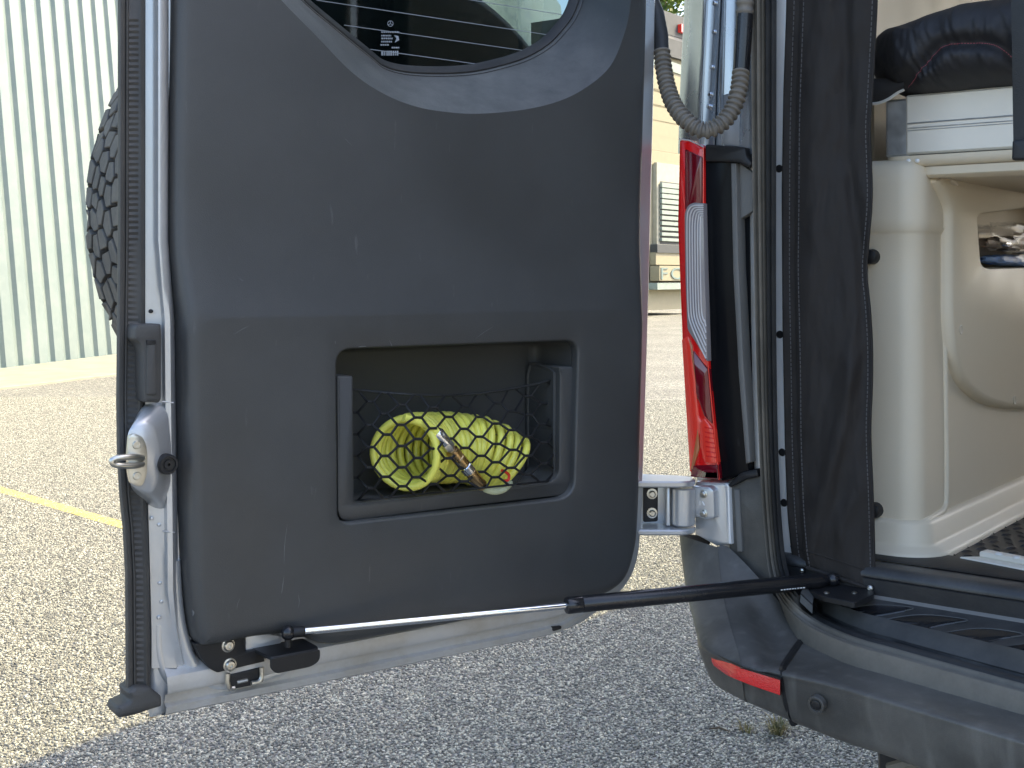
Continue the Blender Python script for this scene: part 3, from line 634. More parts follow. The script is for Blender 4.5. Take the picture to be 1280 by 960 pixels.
# ---- sill, step, kick plate, floor
def uline(sec, name, mat, u0=.13, u1=1.78, smooth=50):
    return G().loft([[REAR.p(u, z, w) for w, z in sec] for u in (u0, u1)], False).build(name, mat, van, smooth=smooth)
uline([(-.13, FLOORZ - .011), (-.12, FLOORZ + .004), (-.045, FLOORZ + .004), (-.04, FLOORZ + .002)], 'mat_border', mMat)
uline([(-.04, .790), (-.04, .8105), (-.012, .8105), (-.004, .808), (.001, .802), (.001, .797), (-.006, .794)], 'sill_trim', mStep)
uline([(-.006, .795), (-.010, .772), (-.010, .76)], 'kick_plate', mBlack, smooth=20)
uline([(-.012, .768), (-.008, .776), (-.003, .777), (.002, .772), (.004, .765)], 'sill_bead', mGreyTrim)
rows = []
stp = [(1000, 747), (1028, 771), (1075, 793), (1122, 807), (1182, 824), (1280, 851), (1400, 884)]
us = []
g = G(); L = []
for i, p in enumerate(catmull([Vector(p) for p in stp], 5)):
    A = PZ(p.x, p.y, .735) if p.y > 765 else REAR.pp(p.x, p.y, .07)
    ua, za, wa = REAR.loc(A)
    B = REAR.p(ua - .02 if i else ua, .770, .002)
    L.append([A + Z3 * -.006, lerp(A, B, .03) + Z3 * .004, lerp(A, B, .30) + Z3 * .012, lerp(A, B, .34) + Z3 * .006, lerp(A, B, .6) + Z3 * .002, lerp(A, B, .9), B])
g.loft(L, False); st = g.build('entry_step', mStep, van, smooth=35)
mRib = M('step_rib', (.055, .056, .055), .42, dust=(.2, .19, .17), dustamt=.3)
g = G(); g.loft([[q[1] + Z3 * .002, lerp(q[1], q[2], .5) + Z3 * .005, q[2] + Z3 * .002, q[2] + Z3 * -.004] for q in L], False); g.build('step_nosing', mRib, st, smooth=50)
SP = Frame(REAR.p(0, .7625, 0), REAR.U, REAR.W, Z3)
from mathutils.bvhtree import BVHTree
SB = BVHTree.FromPolygons([tuple(v.co + ROOT[van.name]) for v in st.data.vertices], [tuple(p.vertices) for p in st.data.polygons])
def onstep(x, y, lift):
    h = SB.ray_cast(Vector((0, 0, CAMH)), Vector(((x - 640) / F, 1, -(y - HZ) / F)).normalized())
    return (h[0] if h[0] else PZ(x, y, .755)) + Z3 * lift
def steppad(pts):
    lp_ = [onstep(p.x, p.y, .0) for p in catmull([Vector(p) for p in pts], 6, True)]; c = sum(lp_, Vector()) / len(lp_)
    G().loft([[p - Z3 * .002 for p in lp_], [p + Z3 * .0008 for p in lp_], [lerp(p, c, .05) + Z3 * .0013 for p in lp_], [lerp(p, c, .12) + Z3 * .0006 for p in lp_], [lerp(p, c, .9) + Z3 * .0004 for p in lp_]], True, False, True).build('tread_pad', mStrut, st, smooth=60)
    n_ = len(lp_); G().tube([p + Z3 * .0009 for p in lp_[:n_ // 2 + 2]], .0011, 6).build('pad_edge_highlight', mRib, st)  # paler tube paints the highlight along the pad's upper edge
steppad([(1052, 764), (1085, 757.5), (1112, 757.5), (1142, 761), (1122, 766), (1098, 770), (1072, 772)])
steppad([(1096, 780), (1132, 771), (1168, 770), (1210, 776), (1182, 781), (1155, 787), (1124, 790)])
steppad([(1166, 797), (1205, 788), (1240, 787), (1280, 794), (1252, 799), (1222, 806), (1190, 808)])
steppad([(1236, 815), (1280, 806), (1320, 806), (1355, 813), (1325, 819), (1295, 825)])
# floor mat with raised lozenges
rbox('floor_mat', .2, 1.8, .13, 3.2, FLOORZ - .011, FLOORZ, mMat, .002)
g = G()
for i in range(62):
    for j in range(34):
        u = .25 + i * .022 + (.011 if j % 2 else 0); f = .145 + j * .03
        if u > 1.3 or (u < .33 and f > .1): continue
        a = .9 if (i + j) % 2 else -.6; c = REAR.p(u, FLOORZ, -f); d1 = (REAR.U * math.cos(a) - REAR.W * math.sin(a)) * .0095; d2 = (REAR.U * math.sin(a) + REAR.W * math.cos(a)) * .0028
        g.add([c - d1, c - d2, c + d1, c + d2, c - d1 * .5 + Z3 * .0022, c + d1 * .5 + Z3 * .0022], [[0, 1, 4], [1, 2, 5], [1, 5, 4], [2, 3, 5], [3, 0, 4], [3, 4, 5]])
g.build('mat_lozenges', mMat, van, smooth=0, kind='stuff')
# seat rail on the floor
fl = FLAT(FLOORZ + .002)
A, B = PZ(1206, 697, FLOORZ + .003), PZ(1420, 738, FLOORZ + .003); B = A + (B - A) * 2.6; dv = (B - A).normalized(); nv = Vector((-dv.y, dv.x, 0))
RL = Frame(A, dv, nv, Z3); ln = (B - A).length
rail = G().plate(RL, [Vector(q) for q in ((0, -.012), (ln, -.012), (ln, .016), (.02, .016))], [(0, 0), (0, .002), (.0008, .003)]).build('floor_rail', mAlu, van)
G().box(RL, .018, ln, .006, .026, .003, .011, .0015).build('rail_crown', mAlu, rail)
for k in range(int(ln / .025) - 3): G().lathe(RL.p(.045 + k * .025, .009, .0105), Z3, [(.005, 0), (.005, .0015), (.003, .003)], 10).build('rail_stud', mWhitePaint, rail)
# ---- interior beige wall with rounded corner (plan path swept upwards)
path = [REAR.p(.06, 0, -.10)] + [REAR.p(.16, 0, -.10), REAR.p(.20, 0, -.10), REAR.p(.235, 0, -.10)]
cc = REAR.p(.278, 0, -.13)
for k in range(9):
    a = k / 8 * math.pi / 2; path.append(cc + REAR.W * (.03 * math.cos(a)) + REAR.U * (.03 * math.sin(a)))
path += [REAR.p(.308, 0, -f) for f in (.18, .26, .32, .4, .6, .9, 1.4, 2.2, 3.0)]
nrmv = []
for i in range(len(path)):
    t_ = (path[min(i + 1, len(path) - 1)] - path[max(i - 1, 0)]).normalized(); nrmv.append(Vector((t_.y, -t_.x, 0)))
def wallrow(z, off, i0=0, i1=99): return [p + n_ * off + Z3 * z for p, n_ in list(zip(path, nrmv))[i0:i1]]
rows = [(FLOORZ - .01, .034), (FLOORZ + .004, .034), (FLOORZ + .009, .030), (FLOORZ + .013, .016), (FLOORZ + .018, .013), (FLOORZ + .042, .010), (FLOORZ + .047, .006), (FLOORZ + .049, .000), (.90, 0), (1.0, 0), (1.1, 0), (1.2, 0), (1.258, 0), (1.2615, .0015), (1.264, .0035), (1.28, .004), (1.33, .003), (1.352, .001), (1.362, -.008), (1.366, -.03)]
iF = 15
G().loft([wallrow(z, o, 0, iF + 1) for z, o in rows], False).build('side_trim', mBeige, van, smooth=50)
G().loft([wallrow(z, o, iF) for z, o in rows if z <= 1.101], False).build('lower_side_trim', mBeige, van, smooth=50)
G().box(REAR, .05, .175, 1.30, 2.62, -.30, -.22, .01).build('upper_return', mBeige, van)
G().box(REAR, .14, .185, 1.30, 2.62, -4.2, -.24, .01).build('upper_wall', mBeige, van)
G().box(REAR, .05, .30, 1.35, 1.3655, -3.0, -.125, .004).build('trim_ledge_top', mBeige, van)
# raised lip framing the inset service panel
def onwall(px, py, off=.002):
    u, v = SIDE.bp(px, py, off)
    if u >= .032: return SIDE.p(u, v, off)
    a = None
    best = None
    for k in range(60):
        s_ = k / 59; ang = s_ * math.pi / 2
        P = cc + REAR.W * ((.03 + off) * math.cos(ang)) + REAR.U * ((.03 + off) * math.sin(ang))
        x = 640 + F * P.x / P.y
        if best is None or abs(x - px) < best[0]: best = (abs(x - px), P)
    P = best[1]
    if best[0] > 3: P = REAR.pp(px, py, -.10 + off)
    return Vector((P.x, P.y, CAMH - (py - HZ) / F * P.y))
ctl = [(1176, 284), (1178, 300), (1180, 420), (1182, 560), (1182, 618), (1180, 634), (1172, 643), (1150, 655), (1135, 660)]
G().tube([onwall(x, y, .0) for x, y in [(p.x, p.y) for p in catmull([Vector(c) for c in ctl], 8)]], .0055, 10).build('trim_lip', mBeige, van)
ctl = [(1180, 287), (1172, 290), (1150, 294), (1130, 297.5)]
# upper trim panel with cubby
outl = [(1174, 226), (1178, 219), (1200, 214), (1300, 205), (1560, 190), (1560, 500), (1330, 512), (1262, 512), (1232, 504), (1207, 482), (1194, 446), (1190, 400), (1190, 262), (1184, 246)]
oo = [Vector(SIDE.bp(x, y, .016)) for x, y in [(p.x, p.y) for p in round_poly([Vector(c) for c in outl], [5, 4, 0, 0, 0, 0, 10, 20, 15, 20, 15, 20, 20, 10], 4)]]
hole = [Vector(SIDE.bp(p.x, p.y, .016)) for p in round_poly([Vector(c) for c in [(1221.5, 268), (1300, 258), (1345, 254), (1345, 332), (1300, 334), (1227, 336)]], [9, 0, 9, 9, 0, 13], 6)]
prof_ = [(0, -.01), (0, .004), (.002, .010), (.006, .0145), (.012, .016)]
g = G(); L2 = [inset(oo, d_) for d_, w_ in prof_]
g.loft([[SIDE.p(q[0], q[1], w_) for q in l] for l, (d_, w_) in zip(L2, prof_)], True)
hl = [(-.004, .016), (-.001, .0145), (0, .010), (.002, -.055)]
H2 = [inset(hole, d_) for d_, w_ in hl]
g.loft([[SIDE.p(q[0], q[1], w_) for q in l] for l, (d_, w_) in zip(H2, hl)], True)
tri = geometry.tessellate_polygon([[Vector((q[0], q[1], 0)) for q in L2[-1]], [Vector((q[0], q[1], 0)) for q in H2[0]]])
fl_ = [SIDE.p(q[0], q[1], .016) for q in L2[-1] + H2[0]]
g.add(fl_, [list(t_) for t_ in tri])
g.add([SIDE.p(q[0], q[1], -.055) for q in H2[-1]], [list(range(len(hole)))])
up = g.build('upper_trim_panel', mBeige, van, smooth=45)
for x, y in ((1201, 412), (1268, 500)):
    G().lathe(SIDE.pp(x, y, .016), SIDE.W, [(.0075, -.002), (.007, .0008), (.0062, .0012), (.003, -.0005)], 16).build('trim_clip', mBeigeGrey, up)
G().tube([SIDE.pp(x, y, .0165) for x, y in ((1187, 224), (1191, 227), (1196, 230))], [.003, .005, .003], 8).build('trim_tab', mBeigeGrey, up)
# curtain snap studs on the wall
for x, y in ((1091, 321), (1095, 637)):
    P = onwall(x, y, .0); G().lathe(P, REAR.W, [(.011, -.01), (.011, .010), (.0095, .014), (.005, .016)], 18).build('snap_stud', mBlack, van)

# ================================================================== REAR DOOR (child of the van)
VC = 1.153
def wb(v): 
    if v <= VC: return .034
    t_ = min(1, (v - VC) / .15); return .034 - .014 * (1 - (1 - t_) ** 2)
outp = [(212, -1080), (212, -600), (213, -200), (213, 0), (210, 180), (209, 300), (213, 360), (217, 405), (219, 500), (222, 640), (226, 730), (232, 780), (238, 797), (248, 802), (275, 797), (305, 791), (345, 787), (366, 790), (384, 797), (402, 800), (432, 796), (480, 787), (560, 773), (640, 759), (700, 748.5), (728, 743), (749, 735), (767, 718), (778, 686), (783, 640), (787, 500), (792, 300), (798, 100), (803, -100), (806, -300), (806, -740), (780, -790)]
outl = catmull([Vector(p) for p in outp], 4, True)
o2 = pxs(DOOR, [(p.x, p.y) for p in outl], .0)
shellpx = [(182, -1100), (182, 0), (181, 300), (181, 480), (183, 640), (187, 720), (189, 860), (190, 896), (205, 895), (300, 875), (440, 846), (580, 817), (660, 800), (715, 786), (745, 768), (760, 755), (782, 735), (797, 705), (803, 660), (807, 560), (812, 400), (817, 200), (821, 0), (823, -300), (823, -800)]
so2 = pxs(DOOR, [(p.x, p.y) for p in catmull([Vector(p) for p in shellpx], 4, True)], 0)
Actl = [(440, 90), (480, 117), (520, 133), (560, 140), (600, 142), (655, 137), (700, 126), (735, 108), (763, 83), (779, 48), (788, 10), (792, -50), (793, -150), (793, -350), (793, -620), (770, -700), (540, -800), (330, -900), (272, -900), (264, -700), (266, -300), (281, -120), (310, -48), (352, 0), (396, 45)]
Bctl = [(462, 72), (480, 86), (506, 93.5), (545, 96), (590, 94), (627, 86.5), (660, 76), (688, 60), (708, 40), (722, 20), (731, -8), (738, -60), (742, -150), (745, -350), (745, -600), (715, -660), (540, -740), (370, -820), (312, -820), (300, -650), (302, -300), (313, -130), (338, -46), (376, 0), (420, 38)]
A2 = pxs(DOOR, [(p.x, p.y) for p in catmull([Vector(p) for p in Actl], 5, True)], .021)
BD = -.070
B2 = pxs(DOOR, [(p.x, p.y) for p in catmull([Vector(p) for p in Bctl], 5, True)], BD)
# silver shell with window opening
P0 = [(421, 437), (723, 425.5), (717.5, 622), (423, 655.5)]
pk = pxs(DOOR, [(p.x, p.y) for p in round_poly([Vector(p) for p in P0], [20, 17, 24, 16], 8)], .034)
door = None
g = G()
prof_ = [(.078, -.105), (.058, -.06), (.020, -.02), (0, -.010), (0, -.006), (.002, -.002), (.005, 0)]
def shr(k): return [Vector((.40 + (q[0] - .40) * k, 1.55 + (q[1] - 1.55) * (1 - (1 - k) * .4))) for q in so2]
L2 = [shr(.80), shr(.86), shr(.96)] + [inset(so2, d_) for d_, w_ in prof_[3:]]
g.loft([[DOOR.p(q[0], q[1], w_) for q in l] for l, (d_, w_) in zip(L2, prof_)], True)
for w_, ring in ((0, L2[-1]), (-.105, L2[0])):
    hb_ = B2 if w_ < 0 else A2
    hl_ = [hb_] + ([inset(pk, -.006)] if w_ == 0 else [])
    cdt_cap(g, DOOR, ring, hl_, w_)
door = g.build('rear_door', mSilver, van, smooth=35)
# trim panel
g = G(); pr = [(0, -.004), (.0, .45), (.0015, .68), (.004, .84), (.008, .94), (.013, .985), (.018, 1.0)]
L2 = [inset(o2, d_) for d_, f_ in pr]
g.loft([[DOOR.p(q[0], q[1], f_ * wb(q[1])) for q in l] for l, (d_, f_) in zip(L2, pr)], True)
# pocket lip rolling in
pr2 = [(-.0035, .034), (-.0015, .0334), (-.0004, .032), (0, .029), (.0006, .022)]
K2 = [inset(pk, d_) for d_, w_ in pr2]
g.loft([[DOOR.p(q[0], q[1], w_) for q in l] for l, (d_, w_) in zip(K2, pr2)], True)
# scoop round the window
loops = []
for k in range(11):
    t_ = k / 10; s_ = .12 * t_ * t_ + .88 * t_
    loops.append([DOOR.p(lerp(a[0], b[0], t_), lerp(a[1], b[1], t_), lerp(wb(a[1]), BD, s_)) for a, b in zip(A2, B2)])
g.loft(loops, True)
loops = [[DOOR.p(q[0], q[1], w_) for q in inset(B2, d_)] for d_, w_ in ((0, BD), (.0012, BD + .0005), (.003, BD - .002), (.004, BD - .005))]
g.loft(loops, True)
# face: constrained triangulation with rows for the swell above the crease
pts = []; edges = []
def addloop(l):
    n0 = len(pts); pts.extend(Vector((q[0], q[1])) for q in l); m = len(l); edges.extend((n0 + i, n0 + (i + 1) % m) for i in range(m))
addloop(L2[-1]); addloop(A2); addloop(K2[0])
outer_in = inset(o2, .022); A_out = inset(A2, -.006); K_out = inset(pk, -.008)
vs = [.70 + .04 * i for i in range(12)] + [VC - .006, VC - .002, VC + .0005, VC + .004, VC + .009, VC + .016, VC + .026, VC + .04, VC + .058, VC + .08, VC + .105, VC + .13] + [1.33 + .05 * i for i in range(26)]
for v in vs:
    u = .03
    while u < .78:
        q = (u, v)
        if pip(q, outer_in) and not pip(q, A_out) and not pip(q, K_out): pts.append(Vector(q))
        u += .022
r_ = geometry.delaunay_2d_cdt(pts, edges, [], 0, 1e-6)
vv, ff = r_[0], r_[2]; fs = []
for f_ in ff:
    c = sum((vv[i] for i in f_), Vector((0, 0))) / len(f_)
    if pip(c, L2[-1]) and not pip(c, A2) and not pip(c, K2[0]): fs.append(list(f_))
g.add([DOOR.p(q.x, q.y, wb(q.y)) for q in vv], fs)
panel = g.build('trim_panel', mPanel, door, smooth=38)
# scuffs rubbed into the plastic
mScuff = M('scuff', (.16, .165, .17), .7, var=.3, vscale=200)
for q in [((359, 655), (356, 680), (355, 705), .0009), ((373, 742), (374, 752), (373, 760), .0009), ((355, 720), (353, 735), (352, 742), .0012), ((594, 424), (604, 416), (617, 408), .0006), ((486, 425), (489, 430), (490, 433), .0010), ((448, 434), (453, 433), (458, 433), .0007), ((298, 347), (302, 350), (304, 351), .0008), ((292, 418), (302, 412), (312, 407), .0006), ((419, 426), (419, 428), (420, 430), .001), ((240, 762), (242, 766), (241, 770), .001), ((430, 172), (436, 178), (440, 182), .0004), ((300, 748), (297, 755), (296, 762), .0006)]:
    c = catmull([Vector(p) for p in q[:3]], 5); lo_ = []
    for i, p in enumerate(c):
        w_ = wb(DOOR.bp(p.x, p.y, .03)[1]); f_ = math.sin(math.pi * (i + .4) / (len(c))) * q[3]
        t_ = (c[min(i + 1, len(c) - 1)] - c[max(i - 1, 0)]).normalized(); u_, v_ = DOOR.bp(p.x, p.y, w_); n_ = (-t_.y, t_.x)
        lo_.append([DOOR.p(u_ + n_[0] * f_, v_ - n_[1] * f_, w_ - .0003), DOOR.p(u_, v_, w_ + .00015), DOOR.p(u_ - n_[0] * f_, v_ + n_[1] * f_, w_ - .0003)])
    G().loft(lo_, False).build('scuff_mark', mScuff, door, smooth=60)
# window rubber, glass, heater lines, print
gi = inset(B2, .016)
G().loft([[DOOR.p(q[0], q[1], w_) for q in l] for l, w_ in ((inset(B2, .0035), BD - .005), (inset(B2, .006), BD - .0035), (inset(B2, .013), BD - .008), (gi, BD - .014))], True).build('window_rubber', mRubber, door, smooth=60)
gb = inset(B2, .010)
tri = geometry.tessellate_polygon([[Vector((q[0], q[1], 0)) for q in gb]])
g = G(); m = len(gb); g.add([DOOR.p(q[0], q[1], BD - .015) for q in gb] + [DOOR.p(q[0], q[1], BD - .019) for q in gb], [list(t_) for t_ in tri] + [[i + m for i in t_][::-1] for t_ in tri])
glass = g.build('window_glass', mGlass, door, smooth=0)
for (x, y) in ((398, 0.5), (408, 28.5), (445, 59.5), (470, -20), (470, -52)):
    u, v = DOOR.bp(x, y, BD - .0135); us = [q[0] for i, q in enumerate(gi) if (q[1] - v) * (gi[i - 1][1] - v) <= 0]
    if len(us) >= 2: G().tube([DOOR.p(min(us), v, BD - .0135), DOOR.p(max(us), v - .003, BD - .0135)], .0005, 6).build('heater_line', mGreyPrint, glass)
lg = []
for k in range(25): a = k / 24 * 6.2832; lg.append(DOOR.pp(488 + 3.4 * math.cos(a), 29.5 + 3.4 * math.sin(a), BD - .014))
G().tube(lg, .0004, 5, cap=False).build('print_ring', mGreyPrint, glass)
for a in (90, 210, 330):
    G().tube([DOOR.pp(488, 29.5, BD - .014), DOOR.pp(488 + 3.3 * math.cos(R(a)), 29.5 - 3.3 * math.sin(R(a)), BD - .014)], .0004, 5).build('print_spoke', mGreyPrint, glass)
for (x0, x1, y) in ((477, 499, 39), (477, 489, 43.5), (477, 491, 47), (477, 490, 51), (476, 486, 55), (490, 499, 58.5)):
    x = x0
    while x < x1:
        w_ = rnd.uniform(1.0, 2.6); pplate(DOOR, 'print_mark', [(x, y), (min(x + w_, x1), y + .2), (min(x + w_, x1), y + 2), (x, y + 1.8)], BD - .0149, BD - .0138, mGreyPrint, glass, b=.0001); x += w_ + .9
pplate(DOOR, 'print_mark', [(493, 44), (498, 45), (499, 50), (494, 53), (496, 48)], BD - .0149, BD - .0138, mGreyPrint, glass, b=.0001)
x = 477
while x < 498:
    w_ = rnd.uniform(.7, 2.0); pplate(DOOR, 'barcode_bar', [(x, 63.5), (x + w_, 63.6), (x + w_, 69.4), (x, 69.2)], BD - .0149, BD - .0138, mGreyPrint, glass, b=.0001); x += w_ + rnd.uniform(.6, 1.4)
# pocket tray
bk = inset(pk, .0008); g = G()
prt = [(.0008, .0215), (.002, .010), (.004, -.042), (.007, -.050), (.011, -.053)]
T2 = [inset(pk, d_) for d_, w_ in prt]
g.loft([[DOOR.p(q[0], q[1], w_) for q in l] for l, (d_, w_) in zip(T2, prt)], True)
cdt_cap(g, DOOR, T2[-1], [], -.053)
tray = g.build('pocket_tray', mTray, door, smooth=50)
# U shaped retaining frame
up_ = [(421.5, 470), (442, 470), (443, 600), (443, 627), (450, 628.5), (560, 616), (690, 602), (699, 592), (700, 470), (699, 459), (718.5, 458.5), (717, 560), (716, 606), (706, 619), (560, 636), (440, 651.5), (427, 650), (422.5, 640)]
uo = pxs(DOOR, [(p.x, p.y) for p in round_poly([Vector(p) for p in up_], [2, 2, 0, 5, 0, 0, 12, 12, 0, 1, 2, 0, 10, 10, 0, 8, 8, 6], 5)], .024)
G().plate(DOOR, uo, [(0, -.045), (.0, .0205), (.0008, .023), (.003, .024)]).build('pocket_frame', mPanel, door, smooth=40)
g = G(); a = pxs(DOOR, [(699, 462)], .018)[0]; zb = DOOR.bp(699, 600, .018)[1]
g.plate(DOOR, [Vector((a.x - .004, zb)), Vector((a.x, zb)), Vector((a.x, a.y)), Vector((a.x - .004, a.y))], [(0, -.05), (0, .012), (.001, .014)]).build('pocket_cheek', mTray, door)
G().tube([DOOR.p(a.x - .004, zb, .012), DOOR.p(a.x - .004, a.y - .004, .012), DOOR.p(a.x - .004, a.y, .004), DOOR.p(a.x - .004, a.y + .006, -.03), DOOR.p(a.x - .004, a.y + .004, -.042), DOOR.p(a.x - .004, a.y - .01, -.048), DOOR.p(a.x - .004, zb, -.048)], .0028, 8).build('cheek_rim', mTray, door)
# left seal with ribs
g = G(); loops = []; y = -1060.0
XL = [(-1100, 148), (300, 147), (500, 145), (570, 146), (620, 149), (660, 153), (720, 156), (880, 157)]; XR = [(-1100, 182), (400, 181), (520, 180), (640, 184), (720, 187), (880, 188)]
k = 0
while y < 872:
    xl, xr = lin(y, XL), lin(y, XR); xm = xl + 11; rb = .0007 if k % 2 else -.0007
    sec = [(xl + 1, -.05), (xl, -.006), (xl + .8, .002), (xl + 3.5, .006), (xm - 2.5, .0055), (xm - 1, .003), (xm, .0055), (xm + 1.4, .0055), (xm + 3, .002 + rb), (xr - 8, .002 + rb), (xr - 5, .004), (xr - 1.5, .003), (xr + .5, -.004), (xr + .5, -.03)]
    loops.append([DOOR.pp(x, y, w_ + .004) for x, w_ in sec]); k += 1; y += 3.6 if y > -20 else 60
g.loft(loops, False).build('door_seal', mSealGrey, door, smooth=45)
pplate(DOOR, 'seal_foot', [(160, 866), (170, 859), (188, 860), (203, 871), (203.5, 884), (190, 888), (170, 895), (150, 899), (145.5, 893), (147, 884), (158, 880), (163, 876)], -.012, .020, mSealGrey, door, rpx=3, b=.005, smooth=60)
G().tube([DOOR.pp(189, 884, -.02), DOOR.pp(189.5, 897, -.02)], .0022, 8).build('drain_pin', mBrass, door)
# silver edge ridges
g = G(); loops = []
for y in (-1080, -300, 0, 200, 300, 330, 360, 400, 430, 470, 500, 560, 640, 660, 700, 740, 790, 815, 835):
    s1 = lin(y, [(-1080, 0), (300, 0), (400, 8), (500, 9), (640, 11), (740, 12), (790, 17), (835, 26)])
    a0 = lin(y, [(-1080, 182), (500, 181), (640, 185), (790, 189)])
    w2 = lin(y, [(-1080, .018), (740, .018), (790, .013), (835, .004)])
    sec = [(a0, -.01), (a0 + .6, .002), (lerp(a0, 196 + s1, .45), .004), (194 + s1, .008), (198 + s1, w2), (205 + s1 * .95, w2 + .001), (209 + s1 * .9, w2 - .006), (211 + s1, .0)]
    loops.append([DOOR.pp(x, y, w_) for x, w_ in sec])
g.loft(loops, False).build('edge_ridge', mSilver, door, smooth=60)
rp_ = catmull([Vector(p) for p in [(216, 700), (220, 760), (229, 805), (243, 836), (262, 852), (292, 854)]], 6)
G().tube([DOOR.pp(p.x, p.y, .001) for p in rp_], .0085, 12, flat=1).build('corner_fold', mSilver, door, smooth=60)
rp_ = catmull([Vector(p) for p in [(326, 846), (350, 838), (372, 826), (392, 812), (420, 804), (470, 796)]], 6)
G().tube([DOOR.pp(p.x, p.y, .001) for p in rp_], .0075, 12).build('corner_fold', mSilver, door, smooth=60)
G().tube([DOOR.pp(p.x, p.y, .0) for p in catmull([Vector(p) for p in [(198, 780), (199, 815), (206, 842), (222, 858), (250, 866)]], 6)], .005, 10).build('corner_fold', mSilver, door, smooth=60)
for x in ((201.5, 502), (203, 664)):
    G().tube([DOOR.pp(x[0], x[1], .018), DOOR.pp(x[0] + 15, x[1] + 1.5, .0175)], .0011, 8).build('weld_step', mSilver, door)
for x, y in ((189, 389), (190, 648), (199, 656), (200, 729), (202, 752), (199, 772)):
    G().lathe(DOOR.pp(x, y, .006), DOOR.W, [(.0024, -.002), (.0020, .0008), (.001, .0012)], 10).build('weld_spot', mSilver if y > 400 else mBlack, door)
# bottom rail
u0, vb = DOOR.bp(220, 892, .004); u1, vb1 = DOOR.bp(740, 780, .004); vb = min(vb, DOOR.bp(660, 800, .004)[1] + .004)
us0 = DOOR.bp(203, 880, 0)[0]
sec = [(0, -.02), (-.0, .002), (.004, .010), (.012, .012), (.0145, .006), (.0165, .0065), (.0245, .008), (.027, .015), (.031, .017), (.046, .015), (.0505, .008), (.056, .0), (.062, -.01)]
loops = []
for k in range(25):
    t_ = k / 24; u = lerp(us0, u1 - .006, t_); e = 1 - sm(.93, 1.0, t_) * .55
    loops.append([DOOR.p(u, vb + dv_ * e + sm(.9, 1, t_) * .018, w_ * (1 if t_ < .97 else .6)) for dv_, w_ in sec])
G().loft(loops, False).build('bottom_rail', mSilverDusty, door, smooth=35)
pplate(DOOR, 'drain_slot', [(690.5, 784), (702, 782), (702.5, 786), (692, 789.5)], .002, .0135, mBlack, door, rpx=2, b=.001)
# stay bracket
br = pplate(DOOR, 'stay_bracket', [(243, 805), (275, 799), (305, 793), (307, 815), (328, 811), (331, 827), (272, 841), (262, 836), (251, 822)], .0, .019, mBlack, door, rpx=[2, 0, 1, 1, 1, 1, 2, 3, 3], b=.001)
for x, y in ((285, 806.5), (287, 831)):
    bo = G().lathe(DOOR.pp(x, y, .019), DOOR.W, [(.0078, 0), (.0078, .0012), (.0062, .0016), (.006, .003), (.0045, .005), (.0018, .0052), (.0017, .0035)], 18).build('bolt', mSteel, door)
us_, vs_ = DOOR.bp(318, 812, .01); ue_, ve_ = DOOR.bp(381, 800, .05)
HZF = Frame(DOOR.p(0, vs_, 0), DOOR.U, DOOR.W, Z3)
u_e = us_ + .062
G().plate(HZF, round_poly([Vector((us_ - .004, .008)), Vector((u_e, .008)), Vector((u_e, .056)), Vector((us_ + .0, .056))], [0, .004, .012, .004], 5), [(0, -.001), (0, .0015), (.0008, .0025)]).build('stay_shelf', mBlack, door)
G().plate(DOOR, round_poly([Vector((us_, vs_ + .001)), Vector((u_e - .001, vs_ + .001)), Vector((u_e - .001, vs_ - .012)), Vector((u_e - .012, vs_ - .017)), Vector((us_ + .006, vs_ - .017)), Vector((us_, vs_ - .010))], [.001, .003, .006, .006, .005, .003], 4), [(0, .053), (0, .0555), (.0006, .0562)]).build('stay_flange', mBlack, door)
pplate(DOOR, 'silver_pad', [(307, 792), (325, 790), (350, 795), (352, 806), (307, 815)], -.0, .012, mSilver, door, rpx=3)
# latch keeper in the rail
pplate(DOOR, 'keeper_dark_plate', [(286, 844), (328, 834), (330, 852), (316, 857), (290, 862)], .002, .0185, mBlack, door, rpx=2)  # black plate stands in for the dark inside of the latch opening
for xs in (((285, 842), (284.5, 853), (287, 860), (293, 860)), ((327, 834), (327, 846), (323, 852), (314, 854))):
    G().tube([DOOR.pp(p.x, p.y, .021) for p in catmull([Vector(p) for p in xs], 5)], .0027, 8).build('keeper_prong', mSteel, door)
G().tube([DOOR.pp(296, 853, .019), DOOR.pp(309, 850, .019)], .0022, 8).build('keeper_bar', mSteel, door)
# lock housing, striker, buffer
base = pxs(DOOR, [(p.x, p.y) for p in round_poly([Vector(p) for p in [(176, 506), (203, 501), (216, 506), (220, 560), (219, 612), (207, 640), (189, 634), (163, 612), (158, 590), (157, 545)]], 8, 4)], 0)
mid = pxs(DOOR, [(p.x, p.y) for p in round_poly([Vector(p) for p in [(179, 510), (199, 506), (209, 518), (213, 560), (212, 605), (202, 630), (189, 626), (164, 607), (161, 590), (160, 540)]], 8, 4)], .02)
top_ = pxs(DOOR, [(p.x, p.y) for p in round_poly([Vector(p) for p in [(167, 533), (182, 528), (193, 534), (199, 560), (198, 600), (191, 615), (182, 614), (165, 605), (162, 590), (162, 545)]], 8, 4)], .038)
g = G(); Ls = [[DOOR.p(q[0], q[1], -.02) for q in base], [DOOR.p(q[0], q[1], .002) for q in base], [DOOR.p(q[0], q[1], .021) for q in mid], [DOOR.p(q[0], q[1], .036) for q in inset(top_, -.002)], [DOOR.p(q[0], q[1], .0385) for q in inset(top_, .001)]]
g.loft(Ls, True, False, True); g.build('lock_housing', mSilver, door, smooth=55)
sp = pplate(DOOR, 'striker_plate', [(162, 545), (168, 541.5), (178, 546), (183, 556), (184.5, 570), (184, 592), (180, 604), (176, 609), (164, 605), (161, 592), (160, 570)], .036, .043, mSteel, door, rpx=3, b=.0008)
